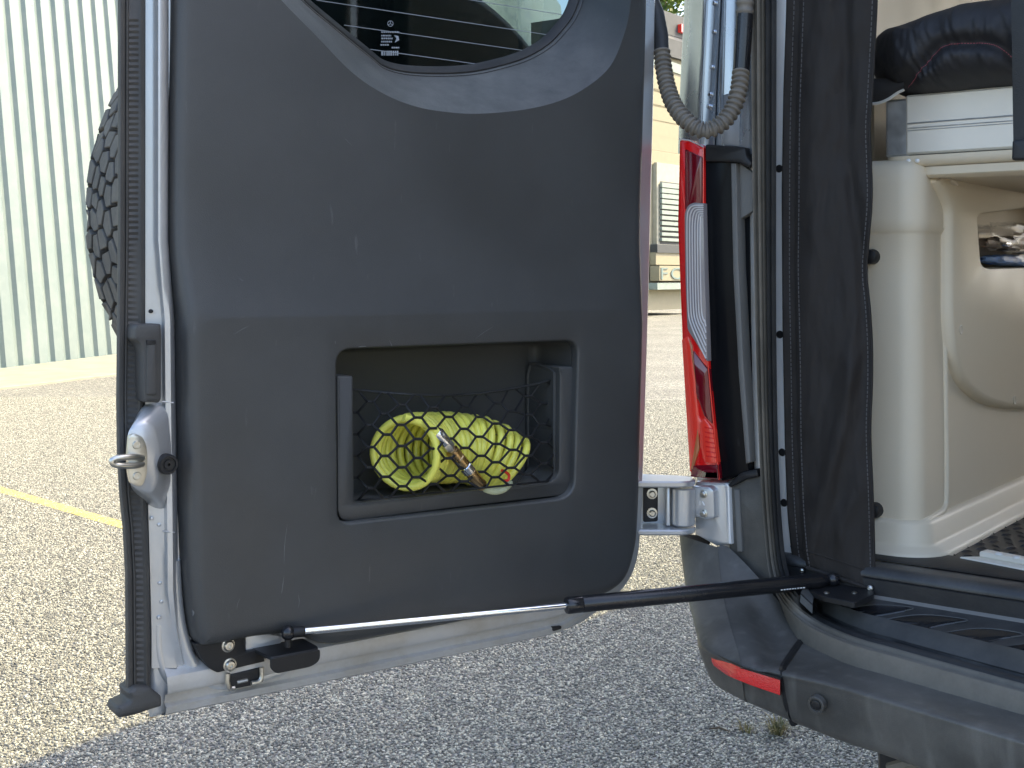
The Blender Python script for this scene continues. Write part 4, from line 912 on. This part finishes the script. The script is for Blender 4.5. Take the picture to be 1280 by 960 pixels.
for x, y in ((170.5, 556), (171, 595)):
    G().lathe(DOOR.pp(x, y, .043), DOOR.W, [(.0045, 0), (.0045, .001), (.0038, .0022), (.002, .0022), (.0019, .001)], 16).build('striker_screw', mSteel, sp)
lp = catmull([Vector(p) for p in [(178, 573, .043), (168, 571, .052), (156, 571.5, .055), (145, 573, .055), (140, 576, .055), (143, 580.5, .055), (154, 582, .055), (168, 582, .052), (178, 580, .043)]], 5)
G().tube([DOOR.pp(p.x, p.y, p.z) for p in lp], .0034, 10).build('striker_loop', mSteel, sp)
bf = DOOR.pp(206, 579, .031)
buf = G().lathe(bf, DOOR.W, [(.0108, 0), (.0112, .006), (.0108, .012), (.0098, .0135), (.0078, .0135), (.0072, .0115), (.0055, .0115), (.005, .013), (.0016, .013), (.0014, .009)], 26).build('rubber_buffer', mBlack, door)
# grip handle
gp = [(168.5, 410), (172, 405.5), (202, 405), (203, 420), (202.5, 500), (199, 504), (181, 503), (179.5, 480), (179, 440), (175, 429), (168, 424)]
hd = pplate(DOOR, 'grip_handle', gp, .0, .034, mBlack, door, rpx=[3, 2, 2, 0, 2, 2, 2, 0, 6, 6, 3], b=.004)
hd.data.materials[0] = mSealGrey
pplate(DOOR, 'grip_pad', [(184, 429), (196, 430), (197, 494), (184, 494)], .03, .0365, mSealGrey, hd, rpx=3, b=.002)
pplate(DOOR, 'grip_recess', [(183.5, 425.5), (195, 425), (195, 430.5), (184, 431.5)], .03, .0368, mBlack, hd, rpx=1, b=.0005)

# ================================================================== gas stay, wiring loom
PA = DOOR.p(*DOOR.bp(360, 791, .045), .045)
PB = REAR.pp(1041, 724.5, .012)
dr = (PB - PA).normalized(); Lg = (PB - PA).length
def tx(px):                                        # length along the stay for an image column
    k = (px - 640) / F; return (k * PA.y - PA.x) / (dr.x - k * dr.y)
stay = G().tube([PA + dr * tx(707), PA + dr * tx(1028)], .0105, 20, False)
t0, t1 = tx(707), tx(1031)
stay = G().lathe(PA, dr, [(.0075, t0), (.0098, t0 + .001), (.0105, t0 + .003), (.0105, t0 + .020), (.0099, t0 + .0215), (.0105, t0 + .023), (.0105, t1 - .01), (.008, t1), (.006, t1 + .004)], 24).build('gas_stay', mStrut, van, label='black gas stay with a bright rod holding the door open')
G().lathe(PA, dr, [(.0043, tx(378)), (.0043, t0 + .002)], 16).build('stay_rod', mChrome, stay)
G().lathe(PA, dr, [(.0055, .004), (.0062, .006), (.0062, .017), (.0055, .019)], 14).build('rod_socket', mBlack, stay)
def ball(c, r, name, mat, par, seg=16):
    G().lathe(c, Z3, [(r * math.cos(a), r * math.sin(a)) for a in [R(-88 + 22 * i) for i in range(9)]], seg).build(name, mat, par)
ball(PA, .0085, 'ball_end', mStrut, stay); G().tube([PA, PA - Z3 * .016], .004, 10).build('ball_pin', mBlack, stay)
ball(PB, .0095, 'ball_end', mStrut, stay); G().tube([PB, PB - Z3 * .02], .005, 10).build('ball_pin', mBlack, stay)
# sill plate of the stay
o = []
for x, y in ((1003, 737), (1040, 727), (1094, 736), (1092, 746), (1068, 756), (1030, 748)):
    q = SP.loc(PZ(x, y, .778)); o.append(Vector((q[0], q[1])))
pl = G().plate(Frame(Vector((SP.o.x, SP.o.y, .778)), SP.U, SP.V, Z3), round_poly(o, .004, 3), [(0, -.004), (0, .002), (.0008, .0028)]).build('stay_foot', mBlack, van)
for x, y in ((1033, 742), (1068, 742)): G().lathe(PZ(x, y, .780), Z3, [(.004, 0), (.004, .0015), (.002, .003)], 10).build('stay_screw', mSteel, pl)
# printed strip on the stay
un = dr.cross(Z3).normalized(); un = un if un.y < 0 else -un
for k in range(9):
    q = tx(971 + k * 3.4); c = PA + dr * q + un * .0099 - Z3 * .0042
    G().tube([c, c + dr * rnd.uniform(.0018, .0030)], .0009, 5).build('stay_print', mWhitePaint, stay)
# corrugated loom
lp = catmull([Vector(p) for p in [(827, 62, 1.80), (829.5, 84, 1.79), (834, 108, 1.775), (843, 132, 1.755), (859, 152, 1.735), (880, 163, 1.725), (901, 155, 1.725), (916, 136, 1.73), (923.5, 112, 1.735), (926.5, 88, 1.745)]], 14)
P3 = [PY(p.x, p.y, p.z) for p in lp]
acc = [0]
for i in range(1, len(P3)): acc.append(acc[-1] + (P3[i] - P3[i - 1]).length)
n_s = 34 * 6; RP = []; RR = []
for k in range(n_s + 1):
    s_ = acc[-1] * k / n_s; i = max(j for j in range(len(acc)) if acc[j] <= s_ + 1e-9); i = min(i, len(acc) - 2)
    RP.append(lerp(P3[i], P3[i + 1], (s_ - acc[i]) / (acc[i + 1] - acc[i]))); ph = (k % 6)
    RR.append([.0090, .0095, .0122, .0128, .0122, .0095][ph])
loom = G().tube(RP, RR, 18).build('wiring_loom', mLoom, van, smooth=35)
G().tube([PY(x, y, z) for x, y, z in ((810, -8, 1.83), (820, 18, 1.82), (825.5, 45, 1.81), (827, 64, 1.80))], [.012, .0125, .0118, .0105], 16).build('loom_boot', mRubber, loom)
G().tube([PY(x, y, z) for x, y, z in ((926.5, 89, 1.745), (928.5, 60, 1.745), (931, 18, 1.745))], [.0118, .0118, .0120], 18).build('loom_sleeve', mStrut, loom)
RP = [PY(lerp(931, 934, k / 60), lerp(19, -150, k / 60), 1.745) for k in range(97)]; RP = [lerp(PY(931, 19, 1.745), PY(935, -150, 1.75), k / 96) for k in range(97)]
G().tube(RP, [[.0108, .0114, .0128, .0128, .0114, .0108][k % 6] for k in range(97)], 18).build('loom_end', mLoom, loom, smooth=35)

# ================================================================== SPARE WHEEL behind the door
TU, TV, TW, TR = .443, 1.288, -.285, .372; TK = .372 / .392
AX = DOOR.W; TC = DOOR.p(TU, TV, TW)
sw = thing('spare_wheel', DOOR.p(TU, TV - TR, TW), 'chunky all-terrain spare tyre carried behind the open door', 'tyre')
g = G(); pf = [(.215, -.10), (.26, -.118), (.32, -.122), (.36, -.115), (.378, -.098), (.382, -.06), (.383, 0), (.382, .06), (.378, .098), (.36, .115), (.32, .122), (.26, .118), (.215, .10), (.205, .06), (.205, -.06)]
def ring(r, h, seg=72):
    N_ = DOOR.U; B_ = Z3
    return [TC + AX * h + (N_ * math.cos(2 * math.pi * k / seg) + B_ * math.sin(2 * math.pi * k / seg)) * r * TK for k in range(seg)]
g.loft([ring(r, h) for r, h in pf + [pf[0]]], True)
tyre = g.build('tyre', mTyreDark, sw, smooth=50)
rm = G(); rm.loft([ring(r, h) for r, h in ((.206, .09), (.2, .095), (.19, .06), (.16, .02), (.09, .035), (.05, .05), (.001, .052))], True)
rm.loft([ring(r, h) for r, h in ((.206, -.09), (.19, -.07), (.12, -.03), (.001, -.02))], True); rm.build('rim', mBlack, sw, smooth=50)
# tread: interlocking blocks, cells of a jittered pattern shrunk to leave grooves
def clip(poly, m, n_):
    out = []
    for i in range(len(poly)):
        a_, b_ = poly[i - 1], poly[i]; da, db = (a_ - m).dot(n_), (b_ - m).dot(n_)
        if (da <= 0) != (db <= 0): out.append(a_ + (b_ - a_) * (da / (da - db)))
        if db <= 0: out.append(b_)
    return out
seeds = []; rr = random.Random(21); a0_, a1_ = R(112), R(250); hs = [-.110, -.080, -.050, -.018, .014, .046, .078, .108]
for ri, h in enumerate(hs):
    stp_ = .033 if ri not in (0, 7) else .044; s0 = a0_ * TR + (ri % 2) * .02
    while s0 < a1_ * TR:
        seeds.append(Vector((s0 + rr.uniform(-.010, .010), h + (rr.uniform(-.009, .009) if 0 < ri < 7 else 0)))); s0 += stp_
def tmap(q, lift):
    a_ = q.x / TR; h = max(-.128, min(.128, q.y)); k = sm(.085, .128, abs(h)); r_ = .3815 * TK - k * .022 + lift * (1 - .25 * k)
    return TC + AX * (h * 1.0 + math.copysign(lift * .5 * k, h)) + (DOOR.U * math.cos(a_) + Z3 * math.sin(a_)) * r_
for i, p in enumerate(seeds):
    poly = [p + Vector(q) for q in ((-.05, -.05), (.05, -.05), (.05, .05), (-.05, .05))]
    poly = [Vector((q.x, max(-.128, min(.128, q.y)))) for q in poly]
    for j, q in enumerate(seeds):
        if i != j and (q - p).length < .1: poly = clip(poly, (p + q) / 2, (q - p).normalized())
    if len(poly) < 3 or abs(area2(poly)) < 8e-5: continue
    lo = inset(poly, .0018); hi = inset(poly, .0030); h1 = rr.uniform(.0095, .0115)
    G().loft([[tmap(Vector(q), -.004) for q in lo], [tmap(Vector(q), h1 - .001) for q in hi], [tmap(Vector(q), h1) for q in inset(poly, .0040)]], True, False, True).build('tread_block', mTyre, tyre, smooth=0)
# carrier between wheel and door
G().lathe(DOOR.p(TU, TV, -.27), DOOR.W, [(.06, 0), (.06, .012), (.035, .02), (.035, .19)], 20).build('carrier_hub', mBlack, sw)

# ================================================================== AIR HOSE in the pocket
hose = thing('air_hose', DOOR.p(*DOOR.bp(560, 612, 0), -.0), 'coiled yellow air hose tucked behind the pocket net', 'hose')
ax_ctl = [(505, 566, .030), (516, 563, .012), (532, 561, -.002), (556, 560, -.006), (582, 560, -.004), (606, 565, .003), (624, 574, .008), (636, 584, .011)]
axp = catmull([DOOR.pp(x, y, w_) for x, y, w_ in ax_ctl], 16)
acc = [0]
for i in range(1, len(axp)): acc.append(acc[-1] + (axp[i] - axp[i - 1]).length)
turns = 19; NS = turns * 30; pts = []; Nn = None
def axat(s_):
    i = 0
    while i < len(acc) - 2 and acc[i + 1] < s_: i += 1
    return lerp(axp[i], axp[i + 1], (s_ - acc[i]) / max(1e-9, acc[i + 1] - acc[i])), (axp[min(i + 2, len(axp) - 1)] - axp[max(i - 1, 0)]).normalized()
for k in range(NS + 1):
    s_ = acc[-1] * (k / NS); c, tg = axat(s_)
    if Nn is None: Nn = Z3.copy()
    Nn = (Nn - tg * Nn.dot(tg)).normalized(); Bn = tg.cross(Nn); a = 2 * math.pi * k / 30
    rr_ = .0415 + .0022 * noise.noise(Vector((k / 30 * .9, 1.3, 0))) + .001 * math.sin(a * 3 + k * .01); rr_ *= 1 - .06 * sm(.75, 1, k / NS)
    pts.append(c + Nn * math.cos(a) * rr_ + Bn * math.sin(a) * rr_ + tg * .0012 * noise.noise(Vector((k * .05, 4, 2))))
G().tube(pts, .0050, 10).build('hose_coil', mHose, hose, smooth=60)
ft = [DOOR.pp(x, y, w_) for x, y, w_ in ((505, 522, .050), (522, 527, .053), (538, 534, .056), (550, 545, .057))]
G().tube(catmull(ft, 8), .0052, 10).build('hose_tail', mHose, hose)
fa, fb = DOOR.pp(546, 541, .057), DOOR.pp(604, 609, .052); fd = (fb - fa).normalized(); fl_n = (fb - fa).length
G().lathe(fa, fd, [(0.0069, -.002), (0.0085, .001), (0.0083, .018), (0.0069, .0195)], 16).build('crimp_sleeve', mChrome, hose)
G().lathe(fa, fd, [(0.0063, .019), (0.0077, .021), (0.0077, .028), (0.0056, .029), (0.0056, .032)], 6).build('hex_nut', mSteel, hose)
G().lathe(fa, fd, [(0.0065, .032), (0.0083, .033), (0.0083, .043), (0.0070, .044), (0.0070, .046), (0.0083, .047), (0.0083, .060), (0.0063, .061)], 18).build('brass_coupler', mBrass, hose)
G().lathe(fa, fd, [(0.0075, .061), (0.0085, .062), (0.0085, .072), (0.0069, .073)], 18).build('steel_collar', mChrome, hose)
G().lathe(fa, fd, [(0.0065, .073), (0.0075, .074), (0.0075, fl_n - .004), (0.0060, fl_n)], 18).build('brass_end', mBrass, hose)
sp_ = catmull([DOOR.pp(x, y, w_) for x, y, w_ in ((602, 606, .051), (608, 611.5, .053), (619, 614, .053), (630, 611, .050), (638, 603, .044))], 18)
G().tube(sp_, [.0040 + (.0007 if i % 3 else -.0005) for i in range(len(sp_))], 10).build('spring_guard', mWhitePlastic, hose)
G().tube(catmull([DOOR.pp(x, y, .0555) for x, y in ((627, 588), (632, 590), (636, 594), (635, 600), (630, 601))], 5), .0019, 7).build('red_tag', mRedMark, hose)

# ================================================================== CARGO NET
net = thing('cargo_net', DOOR.p(*DOOR.bp(570, 625, .02), .02), 'black knotted cord net stretched over the door pocket', 'net')
ENV = [(*DOOR.loc(c), .0500) for c in axp[::6]] + [(*DOOR.loc(lerp(fa, fb, k / 6)), .009) for k in range(7)] + [(*DOOR.loc(c), .007) for c in sp_[::10]]
def netw(px, py):
    # rests at the frame, swells over the hose like stretched cord
    best = -.004
    u, v = DOOR.bp(px, py, .03)
    for cu_, cv_, cw_, r_ in ENV:
        d_ = math.hypot(u - cu_, v - cv_); h_ = math.sqrt(r_ * r_ - d_ * d_) if d_ < .8 * r_ else .6 * r_ - (d_ - .8 * r_) * 1.1
        best = max(best, cw_ + h_ + .0028)
    edge = min(sm(442, 458, px), sm(700, 684, px), sm(470, 500, py))
    return lerp(.004, best, edge)
def topy(px): return lin(px, [(442, 487), (480, 491), (520, 494), (560, 495), (600, 492), (640, 486), (675, 479), (699, 471)])
def boty(px): return lerp(626, 600, (px - 443) / 256)
def NP(i, j, nx, ny):                                # diamond lattice node
    px = 443 + (i / nx) * 256; t_ = j / ny; py = lerp(topy(px), boty(px), t_)
    bulge = math.exp(-((px - 585) / 70) ** 2) * 10 * math.sin(t_ * math.pi)
    px2 = px + 4.0 * noise.noise(Vector((i * .7, j * .6, 0))) * (1 if 0 < i < nx else 0); py2 = py + 3.5 * noise.noise(Vector((i * .6, j * .8, 5))) * (1 if 0 < j < ny else 0) + bulge * .8
    return px2, py2
NX, NY = 13, 10
cords = []
def seg_(p, q):
    n_ = 5; pl_ = []
    for k in range(n_ + 1):
        x, y = lerp(p[0], q[0], k / n_), lerp(p[1], q[1], k / n_); pl_.append(DOOR.pp(x, y, netw(x, y)))
    cords.append(pl_)
KH = 4.2
for j in range(NY):
    for i in range(NX + 1):
        if (i + j) % 2: continue
        p = NP(i, j, NX, NY)
        for di in (-1, 1):
            if 0 <= i + di <= NX:
                q = NP(i + di, j + 1, NX, NY)
                seg_((p[0] + di * KH, p[1]), (q[0] - di * KH, q[1]))
g = G()
for c in cords: g.tube(c, .00155, 5, cap=False)
for j in range(1, NY):
    for i in range(NX + 1):
        if (i + j) % 2: continue
        x, y = NP(i, j, NX, NY); c = DOOR.pp(x, y, netw(x, y)); g.tube([c - DOOR.U * .0054 + Z3 * .0004, c + DOOR.U * .0054 - Z3 * .0004], [.0019, .0019], 6)
g.build('net_mesh', mNet, net, smooth=60)
G().tube([DOOR.pp(x, topy(x), max(.001, netw(x, topy(x)))) for x in range(440, 702, 6)], .0019, 8).build('top_cord', mStrap, net)
G().tube([DOOR.pp(x, boty(x), max(.001, netw(x, boty(x)))) for x in range(444, 700, 6)], .0013, 8).build('bottom_cord', mNet, net)

# ================================================================== CURTAIN
cur = thing('door_curtain', REAR.p(.2, FLOORZ - .02, -.01), 'dark fabric curtain hanging at the left of the rear opening', 'curtain')
CL = [(-560, 980), (0, 983), (120, 979), (240, 977), (400, 978), (560, 981), (640, 984), (700, 990), (720, 996)]
CR = [(-560, 1099), (0, 1096), (60, 1093), (130, 1089), (160, 1086.5), (200, 1088.5), (250, 1090), (300, 1085.5), (340, 1082), (380, 1087), (430, 1090), (480, 1090), (530, 1087.5), (560, 1088), (600, 1090), (660, 1092), (720, 1093), (740, 1093)]
def smin(y, tab): return (lin(y - 14, tab) + lin(y, tab) + lin(y + 14, tab)) / 3
nxc, nyc = 60, 190; Gd = []
for j in range(nyc + 1):
    row = []
    for i in range(nxc + 1):
        s_ = i / nxc; yb = lerp(704, 738, s_) ; y = lerp(-560, yb, (j / nyc) ** .75)
        x = lerp(smin(y, CL), smin(y, CR), s_)
        w_ = -.012 + .010 * math.sin(s_ * math.pi)
        fx = (x - lin(y, [(-560, 1060), (200, 1052), (430, 1072), (560, 1045), (700, 1008), (740, 1000)])) / 14   # long diagonal fold
        w_ += .013 * math.exp(-fx * fx) * sm(250, 520, y)
        fx2 = (x - lin(y, [(-560, 1018), (0, 1024), (400, 1012), (740, 1010)])) / 20; w_ += .007 * math.exp(-fx2 * fx2) * (1 - sm(350, 600, y))
        fx3 = (x - lin(y, [(-560, 1050), (0, 1054), (200, 1060), (330, 1080), (460, 1076), (740, 1060)])) / 9; w_ -= .007 * math.exp(-fx3 * fx3) * (1 - sm(420, 560, y))
        fx4 = (x - lin(y, [(500, 1085), (600, 1075), (660, 1050), (740, 1072)])) / 16; w_ += .006 * math.exp(-fx4 * fx4) * sm(560, 650, y)
        w_ += .0045 * noise.noise(Vector((x * .035, y * .012, 1))) + .0022 * noise.noise(Vector((x * .09, y * .035 + x * .03, 7))) + .0008 * noise.noise(Vector((x * .25, y * .12, 9)))
        if s_ < .16: w_ = lerp(-.012, w_, .35) + .0018 * noise.noise(Vector((x * .1, y * .12, 3)))
        row.append(REAR.pp(x, y, w_ + .004))
    Gd.append(row)
g = G(); g.loft(Gd, False); co = g.build('fabric', mFabric, cur, smooth=180)
md = co.modifiers.new('thickness', 'SOLIDIFY'); md.thickness = .0022; md.offset = -1
def stitch(frac, name, rad=.0007, seg_len=2, gap=1):
    g = G(); i = frac * nxc; i0 = int(i); f_ = i - i0; pl_ = [lerp(r[i0], r[min(i0 + 1, nxc)], f_) + REAR.W * .0006 for r in Gd]
    pts_ = []
    for a_, b_ in zip(pl_[:-1], pl_[1:]):
        n_ = max(1, int((b_ - a_).length / .0042)); 
        for k in range(n_): pts_.append((lerp(a_, b_, (k + .12) / n_), lerp(a_, b_, (k + .82) / n_)))
    for a_, b_ in pts_: g.tube([a_, b_], rad, 4, cap=False)
    return g.build(name, mThread, cur, kind='stuff')
stitch(.09, 'stitching'); stitch(.195, 'stitching'); stitch(.955, 'stitching')
G().tube([r[-1] for r in Gd], .0018, 6).build('edge_hem', mFabric, cur)
G().tube([p for p in Gd[-1]], .0032, 8).build('bottom_hem', mFabric, cur)
G().tube([lerp(a_, b_, .3) for a_, b_ in zip(Gd[-5], Gd[-6])], .0011, 6).build('bottom_seam', mFabric, cur)
for y in (211, 418, 565, 628):
    G().lathe(REAR.pp(lin(y, CL) - 2, y, -.018), REAR.W, [(.007, -.004), (.007, .002), (.005, .005)], 14).build('snap_button', mBlack, cur)
G().lathe(REAR.pp(1088, 735, .004), REAR.W, [(.004, 0), (.004, .003), (.002, .005)], 12).build('grommet', mSteel, cur)
G().lathe(REAR.pp(1003, 713, .004), REAR.W, [(.003, 0), (.003, .003), (.0015, .004)], 12).build('grommet', mSteel, cur)

# ================================================================== BED FRAME, BEDDING, STRAP, BAG
BW = -.125
bed = thing('bed_platform', REAR.p(.7, 1.38, BW), 'brushed aluminium bed platform above the wheel box', 'bed frame')
b0 = REAR.bp(1106, 196, BW); bt = REAR.bp(1130, 119, BW); b1 = REAR.bp(1131, 193.5, BW)
ZB, ZT = b1[1], REAR.bp(1200, 113, BW)[1]
G().box(REAR, b1[0] + .0008, 1.75, ZB, ZT, BW - .9, BW, .003).build('front_rail', mAlu, bed)
G().box(REAR, b0[0], b1[0] + .004, ZB - .002, ZT - .004, BW - .9, BW - .0025, .003).build('end_block', mAluEnd, bed)
for zz, th in ((.52, .0015), (.44, .001), (.40, .0008)):
    z = lerp(ZB, ZT, zz); G().tube([REAR.p(b1[0] + .004, z, BW + .0003), REAR.p(1.74, z, BW + .0003)], th * .8, 6).build('extrusion_line', mAluEnd, bed)
G().plate(Frame(REAR.p(0, ZB, BW), REAR.U, REAR.W, Z3), round_poly([Vector((b0[0], -.5)), Vector((1.74, -.5)), Vector((1.74, .012)), Vector((b0[0], .012))], [0, 0, .004, .03], 5), [(.008, -.018), (.002, -.014), (0, -.008), (0, -.003)]).build('support_ledge', mBeige, bed)
G().plate(Frame(REAR.p(0, ZB, BW), REAR.U, REAR.W, Z3), round_poly([Vector((b0[0] + .05, -.5)), Vector((1.74, -.5)), Vector((1.74, .004)), Vector((b0[0] + .05, .004))], [0, 0, .004, .02], 5), [(.006, -.034), (.001, -.030), (0, -.019)]).build('lower_ledge', mBeige, bed)
for x in (1136, 1147): G().lathe(REAR.pp(x, 201, BW + .012), REAR.W, [(.003, -.004), (.003, .002), (.0015, .003)], 10).build('ledge_pin', mWhitePaint, bed)
# quilted bedding roll
qo = [(1076, 48), (1090, 33), (1112, 27), (1150, 12), (1200, -3), (1260, -10), (1330, -14), (1420, -6), (1440, 40), (1420, 88), (1340, 99), (1265, 107), (1200, 114), (1150, 118), (1120, 117), (1098, 109), (1080, 98), (1072, 75)]
ql = [Vector(REAR.bp(p.x, p.y, BW + .02)) for p in catmull([Vector(p) for p in qo], 14, True)]
cen = Vector(REAR.bp(1230, 56, BW + .02))
seam_px = catmull([Vector(p) for p in [(1116, 103), (1135, 92), (1150, 78), (1162, 64), (1176, 55), (1200, 52), (1228, 52), (1246, 58), (1264, 76), (1280, 100)]], 8)
seam_uv = [Vector(REAR.bp(p.x, p.y, BW + .07)) for p in seam_px]
def qz(q, t_):
    b_ = .115 * (1 - t_ ** 3.2) ** .55
    dmin = min((q - s_).length for s_ in seam_uv)
    b_ -= .016 * math.exp(-(dmin / .010) ** 2) * (1 - t_ ** 6)
    wr = .006 * noise.noise(Vector((q.x * 40, q.y * 12, 2))) + .005 * noise.noise(Vector((q.x * 22 + q.y * 15, q.y * 9, 5)))
    wr += .006 * max(0, noise.noise(Vector((q.x * 75 + q.y * 40, q.y * 10, 3)))) * math.exp(-(dmin / .05) ** 2)
    gz = noise.noise(Vector((q.x * 95 + q.y * 28, q.y * 7 + q.x * 5, 11))); gz = 1 - abs(gz) * 2.4
    wr += .0042 * gz * (.35 + .65 * math.exp(-(dmin / .035) ** 2)) + .0016 * noise.noise(Vector((q.x * 170, q.y * 60, 4)))
    return b_ + wr * (1 - t_ ** 8)
loops = []; back = []
for k in range(60):
    t_ = 1 - k / 60 * .985; lp_ = []
    for q in ql:
        p = cen + (q - cen) * t_; lp_.append(REAR.p(p.x, p.y, BW - .05 + qz(p, t_)))
    loops.append(lp_)
bl = [[REAR.p((cen + (q - cen) * t_).x, (cen + (q - cen) * t_).y, BW - .05 - .5 * (1 - t_ ** 2.5) ** .5) for q in ql] for t_ in (.02, .3, .6, .8, .92, .98)]
bedding = thing('bedding', REAR.p(cen.x, ZT, BW), 'dark quilted bedding with red stitching lying on the bed platform', 'bedding')
G().loft(bl + loops, True, True, True).build('quilt', mQuilt, bedding, smooth=180)
g = G()
def tq(q): 
    # radial position of a point relative to the outline
    dv_ = q - cen; ang = math.atan2(dv_.y, dv_.x); best = min(ql, key=lambda o_: abs(math.atan2((o_ - cen).y, (o_ - cen).x) - ang)); return min(1, dv_.length / max(1e-6, (best - cen).length))
for a_, b_ in zip(seam_uv[:-1], seam_uv[1:]):
    n_ = max(1, int((b_ - a_).length / .006))
    for k in range(n_):
        p, q = lerp(a_, b_, (k + .1) / n_), lerp(a_, b_, (k + .75) / n_)
        g.tube([REAR.p(p.x, p.y, BW - .05 + qz(p, tq(p)) + .0012), REAR.p(q.x, q.y, BW - .05 + qz(q, tq(q)) + .0012)], .00045, 5)
g.build('red_stitching', mRedThread, bedding, kind='stuff')
# dark sheet tuck with white piping at its foot
tk = catmull([Vector(p) for p in [(1080, 130), (1097, 129), (1110, 124), (1122, 116), (1130, 112)]], 6)
g = G(); g.loft([[REAR.pp(p.x, p.y, BW + .012) for p in tk], [REAR.pp(p.x, lerp(p.y, 100, .5), BW + .026) for p in tk], [REAR.pp(p.x, 98, BW + .02) for p in tk]], False); g.build('tucked_sheet', mQuilt, bedding, smooth=180)
G().tube([REAR.pp(p.x, p.y, BW + .014) for p in tk], .0022, 8).build('white_piping', mWhitePaint, bedding)
# hanging strap
st_ = thing('hanging_strap', REAR.pp(1273, 200, BW + .12), 'black webbing strap hanging over the end of the bed platform', 'strap')
loops = []
for y in range(-420, 200, 20):
    xs = lin(y, [(-420, 1258), (0, 1264), (100, 1265.5), (200, 1267)]); wv_ = BW + .12 + .003 * math.sin(y * .03)
    loops.append([REAR.pp(xs, y, wv_), REAR.pp(xs, y, wv_ + .002), REAR.pp(xs + 8, y, wv_ + .0028), REAR.pp(xs + 19, y, wv_ + .002), REAR.pp(xs + 19, y, wv_)])
G().loft(loops, True, True, True).build('webbing', mStrap, st_, smooth=30)
bk_ = pplate(REAR, 'buckle', [(1265, 175), (1290, 173), (1290, 200), (1264, 200)], BW + .118, BW + .13, mBlack, st_, rpx=3, b=.003)
# bag in the cubby
bag = thing('plastic_bag', SIDE.pp(1262, 334, -.03), 'crumpled clear plastic bag of small parts in the beige cubby', 'bag')
def blob(px0, px1, py0, py1, wc, dep, mat, name, amp, seed, fr=SIDE, par=None, fq=60):
    u0, v1 = fr.bp(px0, py0, wc); u1, v0 = fr.bp(px1, py1, wc); cu_, cv_ = (u0 + u1) / 2, (v0 + v1) / 2; loops = []
    for k in range(1, 24):
        th = math.pi * k / 24; lp_ = []
        for m_ in range(40):
            ph = 2 * math.pi * m_ / 40; n_ = Vector((math.sin(th) * math.cos(ph), math.cos(th), math.sin(th) * math.sin(ph)))
            e_ = lambda q: math.copysign(abs(q) ** .75, q)
            q = Vector((e_(n_.x) * (u1 - u0) / 2, e_(n_.y) * (v1 - v0) / 2, e_(n_.z) * dep))
            r_ = 1 + amp * (noise.noise(q * fq + Vector((seed, 0, 0))) + .6 * abs(noise.noise(q * fq * 2.3 + Vector((0, seed, 0)))))
            lp_.append(fr.p(cu_ + q.x * r_, cv_ + q.y * r_, wc + q.z * r_))
        loops.append(lp_)
    return G().loft(loops, True, True, True).build(name, mat, par, smooth=25)
blob(1229, 1330, 317, 334, -.018, .022, mBlue, 'blue_pouch', .12, 1, par=bag)
blob(1236, 1330, 294, 318, -.020, .02, mBrown, 'brown_packet', .3, 5, par=bag)
blob(1253, 1262, 302, 308, -.001, .005, mChrome, 'foil_scrap', .4, 3, par=bag)
blob(1226, 1345, 274, 335, -.017, .028, mFilm, 'film', .22, 9, par=bag, fq=45)

# ================================================================== ADDED ROOF BOX (unseen, put there to cast the shade at the lower left)
rb_ = thing('shade_roof_box', REAR.p(.4, ROOFZ + .05, -2.3), 'unseen grey cargo box added on the van roof to cast shade', 'cargo box')
G().box(REAR, -.17, .9, ROOFZ + .08, ROOFZ + .45, -4.25, -1.0, .03).build('box_body', mDarkGrey, rb_)
for f in (1.4, 3.2): G().box(REAR, .05, 1.9, ROOFZ + .03, ROOFZ + .075, -f - .03, -f, .005).build('cross_bar', mBlack, rb_)

# ================================================================== WEEDS, TWIG
def weed(px, py, n, h, seed, label):
    rr = random.Random(seed); P = PZ(px, py, 0); W_ = thing('weed_tuft', P, label, 'weed', 'weeds growing through the asphalt'); g = G()
    for _ in range(n):
        a = rr.uniform(0, 6.28); r0 = rr.uniform(0, .02); l = h * rr.uniform(.5, 1.2); ln_ = rr.uniform(.3, 1.3)
        b0_ = P + Vector((math.cos(a) * r0, math.sin(a) * r0, 0)); d_ = Vector((math.cos(a), math.sin(a), 0)); s_ = Vector((-d_.y, d_.x, 0)) * rr.uniform(.0012, .0028)
        m1 = b0_ + d_ * l * .35 * ln_ + Z3 * l * .6; t1_ = b0_ + d_ * l * ln_ + Z3 * l * rr.uniform(.5, .9)
        g.add([b0_ - s_, b0_ + s_, m1 + s_ * .8, m1 - s_ * .8, t1_], [[0, 1, 2, 3], [3, 2, 4]])
    g.build('blades', mWeed, W_, smooth=0, weld=False, kind='stuff')
weed(972, 918, 90, .05, 1, 'larger dry weed tuft on the asphalt under the bumper corner')
weed(934, 916, 36, .032, 2, 'smaller dry weed tuft beside the larger one under the bumper corner')
A, B = PZ(886, 911, .006), PZ(912, 914, .006)
G().tube([A, lerp(A, B, .5) + Vector((0, .006, .004)), B], [.002, .003, .0015], 6).build('twig', mBark, None, label='thin dark twig lying on the asphalt below the red reflector', cat='twig')
